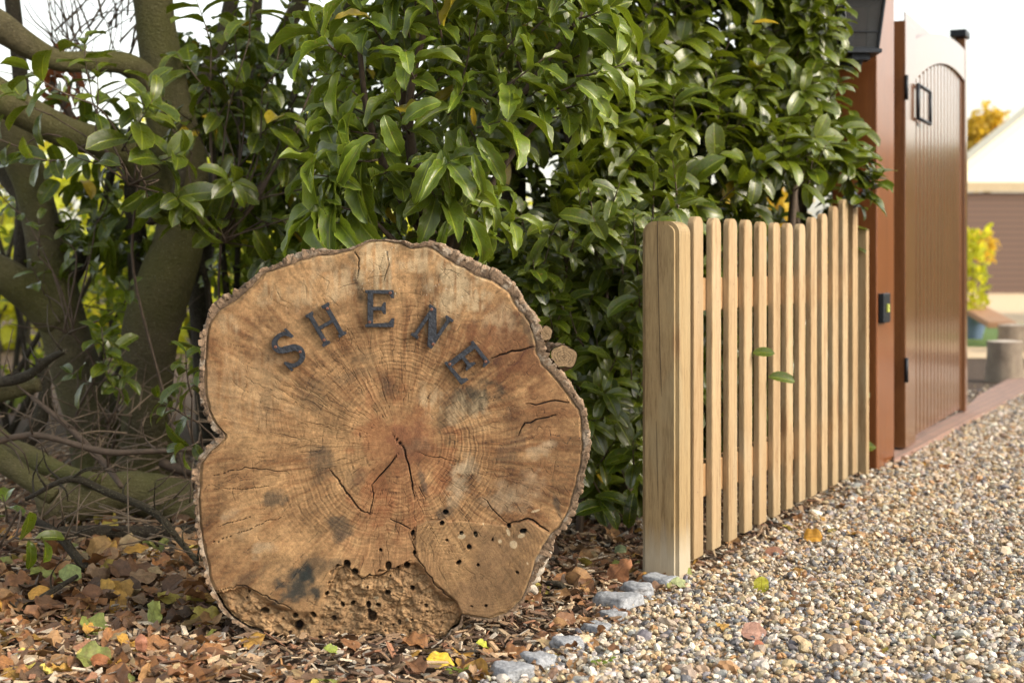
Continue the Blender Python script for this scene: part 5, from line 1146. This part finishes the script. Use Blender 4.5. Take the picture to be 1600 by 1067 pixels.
# wood-chip mulch
def chip_tpl(k):
    g = np.random.default_rng(k + 60); V0 = []
    for a in (-1, 1):
        for b_ in (-1, 1):
            for c_ in (-1, 1): V0.append((a * g.uniform(.75, 1.1), b_ * g.uniform(.5, 1.1), c_ * g.uniform(.5, 1.1)))
    return np.array(V0), np.array([(0, 1, 3, 2), (4, 6, 7, 5), (0, 4, 5, 1), (2, 3, 7, 6), (0, 2, 6, 4), (1, 5, 7, 3)])
Vg, Fg, Cg = [], [], []; off = 0
CC_ = np.array([(.42, .31, .20), (.30, .20, .12), (.20, .13, .08), (.12, .075, .05), (.50, .42, .32), (.24, .12, .07), (.34, .30, .25), (.08, .055, .04), (.17, .10, .07)])
for Ya, Yb, dens in ((2.35, 3.2, 4200), (3.2, 4.2, 3200), (4.2, 6.0, 2600)):
    area = (Yb - Ya) * (1920 / F * Yb); Xv, Yv, px, py = visible_ground(int(area * dens), Ya, Yb)
    el = np.interp(py, [583, 628, 655, 724, 742, 905, 915, 942, 984, 1009, 1046, 1085, 1200], [1600, 1530, 1511, 1399, 1362, 1092, 1008, 967, 931, 884, 800, 700, 520])
    dpx = px - el; keep = rng.random(len(px)) < 1 / (1 + np.exp((dpx - 5) / 16.))
    Xv, Yv, px, py = Xv[keep], Yv[keep], px[keep], py[keep]; n_ = len(Xv)
    Lc = np.clip(rng.lognormal(math.log(.011), .5, n_), .003, .032)
    size = np.stack([Lc, np.clip(Lc * rng.uniform(.12, .5, n_), .0012, .009), rng.uniform(.0008, .0028, n_)], 1)
    pos = np.stack([Xv, Yv, rng.uniform(-.008, .014, n_)], 1); eul = np.stack([rng.normal(0, .35, n_), rng.normal(0, .28, n_), rng.uniform(0, 6.28, n_)], 1)
    cols = CC_[rng.choice(len(CC_), n_, p=[.16, .16, .14, .12, .08, .1, .09, .08, .07])] * rng.uniform(.7, 1.25, (n_, 1))
    a, b_, c_ = scatter('c', pos, size, eul, cols, [chip_tpl(k) for k in range(8)], None); Vg.append(a); Fg.append(b_ + off); Cg.append(c_); off += len(a)
o = mesh_obj('bark_mulch', np.vstack(Vg), np.vstack(Fg), mat_vcol('wood_chips', .85, 260, .4, .5, .001), None, False, {'col': np.vstack(Cg)})
tag(o, 'brown and tan wood-chip mulch around the foot of the log', 'mulch', None, 'stuff')

# fallen leaves: many shapes, curled
def litter_tpl(kind, k):
    g = random.Random(k * 13 + kind); nl, nw = 10, 7
    W = (.42, .30, .36)[kind]; a, b_ = ((.38, .42), (.55, .5), (.32, .62))[kind]
    tv, tf, tu = leaf_tpl(nl, nw, W, g.uniform(-.3, .7), g.uniform(.3, 1.5), g.uniform(.02, .09), g.uniform(0, 6), a, b_, 0, g.uniform(-.6, .6))
    v = tu[:, 1]; u_ = tu[:, 0] * 2 - 1
    lob = 1 + (.16 * np.sin(v * 26 + g.uniform(0, 3)) if kind == 2 else .05 * np.sin(v * 40)) * (abs(u_) > .9)
    tv = tv.copy(); tv[:, 0] *= lob; tv[:, 2] += .05 * fbm(tv[:, 0] * 3 + k, tv[:, 1] * 3, 0, 2, k)
    tv[:, 1] -= .5; return tv, tf, tu
LT = [litter_tpl(k % 3, k) for k in range(15)]
lm, n, l, b = new_mat('dead_leaf'); ac = attr(n, 'tint'); uvn = n.new('ShaderNodeUVMap'); su = n.new('ShaderNodeSeparateXYZ'); l.new(uvn.outputs[0], su.inputs[0])
au = math_(n, l, 'ABSOLUTE', math_(n, l, 'SUBTRACT', su.outputs[0], .5)); mid = ramp(n, l, au, [(.012, 1.0), (.035, 0.0)])
vp = math_(n, l, 'SUBTRACT', math_(n, l, 'MULTIPLY', su.outputs[1], 8.0), math_(n, l, 'MULTIPLY', au, 7.0)); vv_ = math_(n, l, 'ABSOLUTE', math_(n, l, 'SUBTRACT', math_(n, l, 'FRACT', vp), .5)); side = ramp(n, l, vv_, [(0, 1.0), (.07, 0.0)])
vm = math_(n, l, 'MAXIMUM', mid, math_(n, l, 'MULTIPLY', side, .6)); co = objco(n); nz = noise(n, l, co, 90, 5, .65); nb_ = noise(n, l, co, 28, 3, .6)
c = mixc(n, l, 1.0, ac, ramp(n, l, nz, [(.3, .55), (.7, 1.25)]), 'MULTIPLY'); c = mixc(n, l, math_(n, l, 'MULTIPLY', vm, .45), c, mixc(n, l, 1.0, ac, (.5, .42, .35), 'MULTIPLY')); c = mixc(n, l, math_(n, l, 'MULTIPLY', ramp(n, l, nb_, [(.52, 0.0), (.66, 1.0)]), .5), c, (.13, .06, .03))
l.new(c, b.inputs['Base Color']); b.inputs['Roughness'].default_value = .6; bump(n, l, b, math_(n, l, 'ADD', nz, math_(n, l, 'MULTIPLY', vm, -.5)), .6, .003)
tr = n.new('ShaderNodeBsdfTranslucent'); l.new(c, tr.inputs[0]); ms = n.new('ShaderNodeMixShader'); ms.inputs[0].default_value = .18; l.new(b.outputs[0], ms.inputs[1]); l.new(tr.outputs[0], ms.inputs[2]); l.new(ms.outputs[0], n['Material Output'].inputs[0])
M['litter'] = lm
LC = [(.29, .135, .05), (.20, .095, .042), (.34, .19, .08), (.14, .075, .04), (.44, .25, .05), (.38, .28, .15), (.42, .34, .07), (.22, .25, .06), (.28, .18, .10), (.10, .06, .035)]
LWt = (18, 16, 14, 12, 8, 10, 5, 4, 12, 9)
L = Leaves(LT); random.seed(321)
for _ in range(3600):
    py = 1120 - 420 * random.random() ** .8 * rnd(.2, 1); px = rnd(-120, 1150); Yv = G(0, py)[1]
    el = edge_line(py)
    if px > el - 8: continue
    w_ = 1.0 if px < 340 else (.30 if py > 930 else .9)
    if py > 985: w_ *= .35 if px < 500 else .25
    if random.random() > w_: continue
    if 330 < px < 860 and py < 985: 
        if Yv < LY + .3: continue
    hcur = .004 + .035 * random.random() * (1 if px < 330 and py < 970 else .35)
    d = unit(np.array((rnd(-1, 1), rnd(-1, 1), rnd(-.25, .25)))); up = unit(UP + rand_unit() * .45 + CAMD * .15); g0 = rnd(.7, 1.25)
    c_ = np.array(random.choices(LC, LWt)[0]) * g0
    L.add(np.array(((px - 800) / F * Yv, Yv, hcur)), d, up, rnd(.036, .08), c_)
for _ in range(150):   # strays on the gravel
    py = rnd(640, 1060); px = rnd(float(edge_line(py)) + 15, 1600); Yv = G(0, py)[1]; c_ = np.array(random.choices(LC, LWt)[0])
    if random.random() < .4: px = float(edge_line(py)) + rnd(5, 60)
    L.add(np.array(((px - 800) / F * Yv, Yv, .014)), unit(np.array((rnd(-1, 1), rnd(-1, 1), rnd(-.1, .2)))), unit(UP + rand_unit() * .3), rnd(.022, .042), c_ * rnd(.8, 1.2))
o = L.build('leaf_litter', lm, None); tag(o, 'rust-brown autumn leaf litter carpeting the ground left of the log', 'leaf litter', None, 'stuff')

# single eye-catching leaves
def one_leaf(px, py, spx, c_, ang, label, tilt=.3, z=.02, k=0, up=None):
    L = Leaves([LT[k]]); p = G(px, py, z); s_ = spx / F * p[1]
    L.add(p, unit(np.array((math.cos(ang), -math.sin(ang) * .6, math.sin(ang) * tilt))), unit(np.array(up) if up else UP * 1 + CAMD * .9), s_, c_)
    o = L.build('fallen_leaf', lm, None); centred(o); tag(o, label, 'leaf', 'single autumn leaves lying in the open')
one_leaf(236, 958, 54, (.33, .38, .10), 1.4, 'pale green toothed leaf on the litter left of the log', .8, .035, 2)
one_leaf(102, 898, 44, (.30, .36, .12), 1.0, 'pale green round leaf on the litter far left', .6, .04, 0)
one_leaf(62, 925, 40, (.50, .27, .05), .3, 'bright orange leaf on the litter near the left edge', .6, .04, 3)
one_leaf(148, 858, 46, (.45, .27, .10), 1.2, 'large ochre leaf standing below the mossy log', .9, .05, 0)
one_leaf(165, 918, 34, (.55, .33, .07), .8, 'yellow-orange leaf in the litter beside the dark stick', .5, .04, 6)
one_leaf(220, 1008, 32, (.34, .14, .08), 1.6, 'russet oval leaf in front of the left foot of the log', 1, .03, 1)
one_leaf(160, 1030, 34, (.42, .16, .06), 2.2, 'bright rust leaf in the left foreground', .8, .02, 4)
one_leaf(962, 893, 56, (.36, .16, .07), 1.2, 'large curled brown leaf left of the fence post foot', 1.0, .03, 5, (-.3, -1, .5))
one_leaf(1190, 915, 30, (.36, .36, .03), 1.5, 'yellow and green leaf standing upright on the gravel', 1.6, .018, 9, (.1, -1, .1))
one_leaf(1270, 838, 30, (.52, .27, .03), .5, 'orange-yellow leaf lying on the gravel beyond the fence foot', .5, .02, 6)
one_leaf(690, 1026, 50, (.60, .42, .03), .2, 'yellow leaf lying in front of the rotten foot of the log', .5, .02, 1)
one_leaf(758, 1004, 28, (.45, .48, .05), -.2, 'small yellow-green leaf under the right lobe of the log', .3, .02, 4)
one_leaf(1065, 908, 34, (.30, .34, .16), 0, 'pale green curled leaf at the foot of the fence post', .3, .02, 7)
one_leaf(1180, 988, 44, (.36, .20, .15), .3, 'flat pinkish-brown leaf on the gravel in the right foreground', .2, .02, 0)
one_leaf(1215, 860, 40, (.20, .08, .04), .2, 'dark brown leaf on edge in the gravel below the pickets', .7, .02, 10)
one_leaf(856, 1047, 34, (.48, .30, .20), 1.5, 'tan oval leaf beside the nearest granite setts', .6, .02, 1)
one_leaf(520, 1012, 30, (.24, .30, .05), .2, 'green leaf tucked under the front of the rotten foot', .3, .02, 4)
one_leaf(968, 858, 20, (.22, .27, .14), .9, 'small grey-green leaf on the mulch behind the setts', .5, .02, 0)
one_leaf(1188, 1005, 20, (.35, .12, .06), 0, 'small red-brown leaf beside the pinkish leaf', .2, .018, 3)
# weed seedlings
for px, py, lb in ((940, 1037, 'tiny clover-like weed sprouting in the gravel beside the setts'), (715, 1050, 'tiny green weed sprouting in the mulch at the bottom edge')):
    root = empty('weed_seedling', G(px, py), lb, 'weed', 'small weeds in the ground'); L = Leaves(T_round); p = G(px, py, .012)
    for k in range(9): a = k * 2.4; L.add(p + np.array((math.cos(a), math.sin(a), 0)) * .004 * k * .6 + UP * .004 * (k % 3), np.array((math.cos(a), math.sin(a), .4)), UP + CAMD * .3, .013, (1, 0, 0))
    L.build('foliage', M['curl'], root)

# granite setts
for i, (px, py, w_, h_, lb) in enumerate(((797, 1052, 58, 34, 'grey granite sett nearest the camera at the bottom edge'), (842, 1034, 46, 26, 'second granite sett from the camera'), (886, 1010, 44, 20, 'flat granite sett half buried in mulch, third from the camera'), (931, 984, 36, 22, 'small granite sett, fourth from the camera'), (956, 965, 38, 20, 'low granite sett just in front of the largest one'), (967, 942, 64, 30, 'largest pale granite sett of the row'), (998, 924, 48, 26, 'granite sett behind the largest, left of the post foot'), (1036, 911, 48, 22, 'granite sett touching the foot of the fence post'))):
    p = G(px, py + h_ * .25); bm = bmesh.new(); bmesh.ops.create_cube(bm, size=1)
    bmesh.ops.subdivide_edges(bm, edges=bm.edges, cuts=9, use_grid_fill=True); Wm = w_ / F * p[1]; rg = i * 13.7
    rot = Matrix.Rotation(.6 + .3 * math.sin(i * 3), 3, 'Z')
    for v_ in bm.verts:
        c_ = v_.co.copy(); cn = c_.normalized() * .62; c_ = c_.lerp(cn, .32)
        nz = float(fbm(np.array([c_.x * 2.4 + rg]), np.array([c_.y * 2.4]), np.array([c_.z * 2.4]), 4, i)[0])
        c_ *= 1 + .36 * nz; v_.co = rot @ Vector((c_.x * Wm * .88, c_.y * Wm * 1.0, c_.z * Wm * .50))
    me = bpy.data.meshes.new('granite_sett'); bm.to_mesh(me); bm.free(); me.materials.append(M['stone'])
    for pl in me.polygons: pl.use_smooth = True
    o = bpy.data.objects.new('granite_sett', me); C.objects.link(o); o.location = (p[0], p[1] + .01, .007); tag(o, lb, 'stone', 'granite setts edging the gravel')

# ================================================================== BEYOND THE GATE
def tree_stump(px, pyb, pyt, wpx, lab, seed):
    p = G(px, pyb); Yv = p[1]; r = wpx / 2 / F * Yv; h_ = (pyb - pyt) / F * Yv; root = empty('tree_stump', p, lab, 'stump', 'cut log seats beyond the gate'); m = 28
    VV = []; g = random.Random(seed)
    for i in range(9):
        for k in range(m):
            a = k * 2 * math.pi / m; t_ = i / 8; rr_ = r * (1 + .06 * math.sin(3 * a + seed) + .03 * math.sin(11 * a) + .03 * g.uniform(-1, 1)) * (1.12 - .25 * t_ + .12 * t_ * t_ * t_); VV.append((p[0] + rr_ * math.cos(a), p[1] + rr_ * math.sin(a), -.01 + t_ * h_))
    mb_ = MB(); mb_.add(VV, [(i * m + k, i * m + (k + 1) % m, (i + 1) * m + (k + 1) % m, (i + 1) * m + k) for i in range(8) for k in range(m)]); mb_.build('bark', M['stumpbark'], root)
    mb_ = MB(); mb_.add([VV[8 * m + k] for k in range(m)] + [(p[0], p[1], h_ + .002)], [(k, (k + 1) % m, m) for k in range(m)]); mb_.build('cut_top', M['stumptop'], root)
M['stumpbark'] = mat_bark('stump_bark', (.18, .14, .11), (.34, .28, .22), mossy=.05); M['stumptop'] = mat_simple('stump_top', (.42, .36, .30), .8, .3, 60)
tree_stump(1570, 594, 531, 54, 'nearer grey log seat on the gravel beyond the gate', 1); tree_stump(1582, 548, 506, 46, 'farther log seat holding the sloping plank', 2)
pa, pb = P(1500, 470, 16.5), P(1566, 508, 13.6); mb = MB(); dvec = (pb - pa) / 2; mb.box((pa + pb) / 2, dvec, unit(np.cross(dvec, UP)) * .13, (0, 0, .03)); o = mb.build('wooden_plank', mat_wood('plank_wood', (.45, .25, .14), (.3, .15, .08), axis=1), None, False, .008); centred(o); tag(o, 'reddish plank sloping down onto the farther log seat', 'plank')
p = G(1519, 529); pot = empty('plant_pot', p, 'blue-grey glazed plant pot at the edge of the gate', 'plant pot'); mb = MB(); m = 24; VV = []
for r_, z_ in ((.10, 0), (.13, .12), (.155, .26), (.17, .27), (.17, .30), (.15, .30), (.14, .26), (.02, .25)): VV += [(p[0] + r_ * math.cos(k * 2 * math.pi / m), p[1] + r_ * math.sin(k * 2 * math.pi / m), z_) for k in range(m)]
mb.add(VV, [(i * m + k, i * m + (k + 1) % m, (i + 1) * m + (k + 1) % m, (i + 1) * m + k) for i in range(7) for k in range(m)]); mb.build('pot', mat_simple('blue_glaze', (.16, .22, .36), .3), pot)
L = Leaves(T_low); random.seed(5)
for _ in range(260): L.add(p + np.array((rnd(-.14, .14), rnd(-.14, .14), rnd(.3, 1.15))), rand_unit() + UP * .6, rand_unit() + UP, rnd(.08, .14), (rnd(.3, 1), 0, 0))
L.build('foliage', M['far'], pot)
mb = MB(); mb.tube([p + UP * .2, p + UP * .7, p + UP * 1.1], [.01, .008, .004], 6, 3); mb.build('stems', M['twig'], pot)
# garage
ga = G(1440, 458); YG = ga[1]; garage = empty('garage', (P(1640, 0, YG)[0], YG, 0), 'far garage with brown boarded wall under a white gable catching the sun', 'garage')
x0 = P(1460, 0, YG)[0]; x1 = P(1820, 0, YG)[0]; zE_ = P(0, 300, YG)[2]; zB_ = P(0, 285, YG)[2]
gw, n, l, b = new_mat('garage_boards'); co = objco(n); mp = n.new('ShaderNodeMapping'); l.new(co, mp.inputs[0]); mp.inputs['Scale'].default_value = (.2, 1, 3.2); wv = n.new('ShaderNodeTexWave'); wv.bands_direction = 'Z'; wv.inputs['Scale'].default_value = .6; l.new(mp.outputs[0], wv.inputs[0]); l.new(ramp(n, l, wv.outputs['Fac'], [(.0, (.07, .045, .04)), (.1, (.10, .06, .045)), (.9, (.125, .075, .055))]), b.inputs['Base Color']); b.inputs['Roughness'].default_value = .7
mb = MB(); mb.box(((x0 + x1) / 2, YG + 3, zE_ / 2 - .02), ((x1 - x0) / 2, 0, 0), (0, 3, 0), (0, 0, zE_ / 2)); mb.build('wall', gw, garage, False)
mb = MB(); mb.box(((x0 + x1) / 2, YG - .06, (zB_ + zE_) / 2), ((x1 - x0) / 2 + .05, 0, 0), (0, .08, 0), (0, 0, (zB_ - zE_) / 2)); mb.build('fascia', mat_simple('fascia_cream', (.38, .31, .20), .6), garage, False)
za = P(0, 268, YG)[2]; zr = za + (x1 - P(1512, 0, YG)[0]) * (265 - 195) / 88. * 1.0; xr = P(1700, 0, YG)[0]; xl = P(1480, 0, YG)[0]; zl_ = P(0, 292, YG)[2]; zr = P(0, 112, YG)[2]; xrr = P(1920, 0, YG)[0]
mb = MB(); mb.add([(xl, YG, zl_), (xrr, YG, zl_), (xr, YG, zr), (xl, YG + 1.2, zl_), (xrr, YG + 1.2, zl_), (xr, YG + 1.2, zr)], [(0, 1, 2), (5, 4, 3), (0, 3, 4, 1), (1, 4, 5, 2), (2, 5, 3, 0)]); mb.build('gable', mat_simple('white_render', (.80, .78, .72), .8, .05), garage, False)
for sx_, xe in ((1, xl), (-1, xrr)):
    a_, b_ = np.array((xe - sx_ * .3, YG + .45, zl_ - .1)), np.array((xr, YG + .45, zr + .12)); mid_ = (a_ + b_) / 2; mb = MB(); mb.box(mid_, (b_ - a_) / 2, (0, .75, 0), unit(np.cross(b_ - a_, (0, 1, 0))) * .12); mb.build('roof', mat_simple('cream_barge', (.82, .74, .55), .7, .1), garage, False)
# yellow tree behind the garage
yt = empty('autumn_tree', (P(1540, 0, 52)[0], 52, 0), 'yellow autumn tree beyond the garage roof', 'tree'); L = Leaves(T_round); random.seed(8); cz_ = P(1538, 232, 52)
for _ in range(2600):
    d = rand_unit() * random.random() ** .5; L.add(cz_ + d * np.array((1.1, 1.0, 1.4)) * (1 + .3 * float(vnoise(d[0] * 3, d[1] * 3, d[2] * 3, 3))), rand_unit(), rand_unit() + UP, rnd(.22, .38), (rnd(.2, 1), 0, 0))
L.build('crown', M['yellow'], yt); mb = MB(); mb.tube([(cz_[0], 52, 0), (cz_[0] + .1, 52, cz_[2] * .6), (cz_[0], 52, cz_[2] + .8)], [.22, .15, .05], 10, 4, .1); mb.build('trunk', M['bark_dark'], yt)
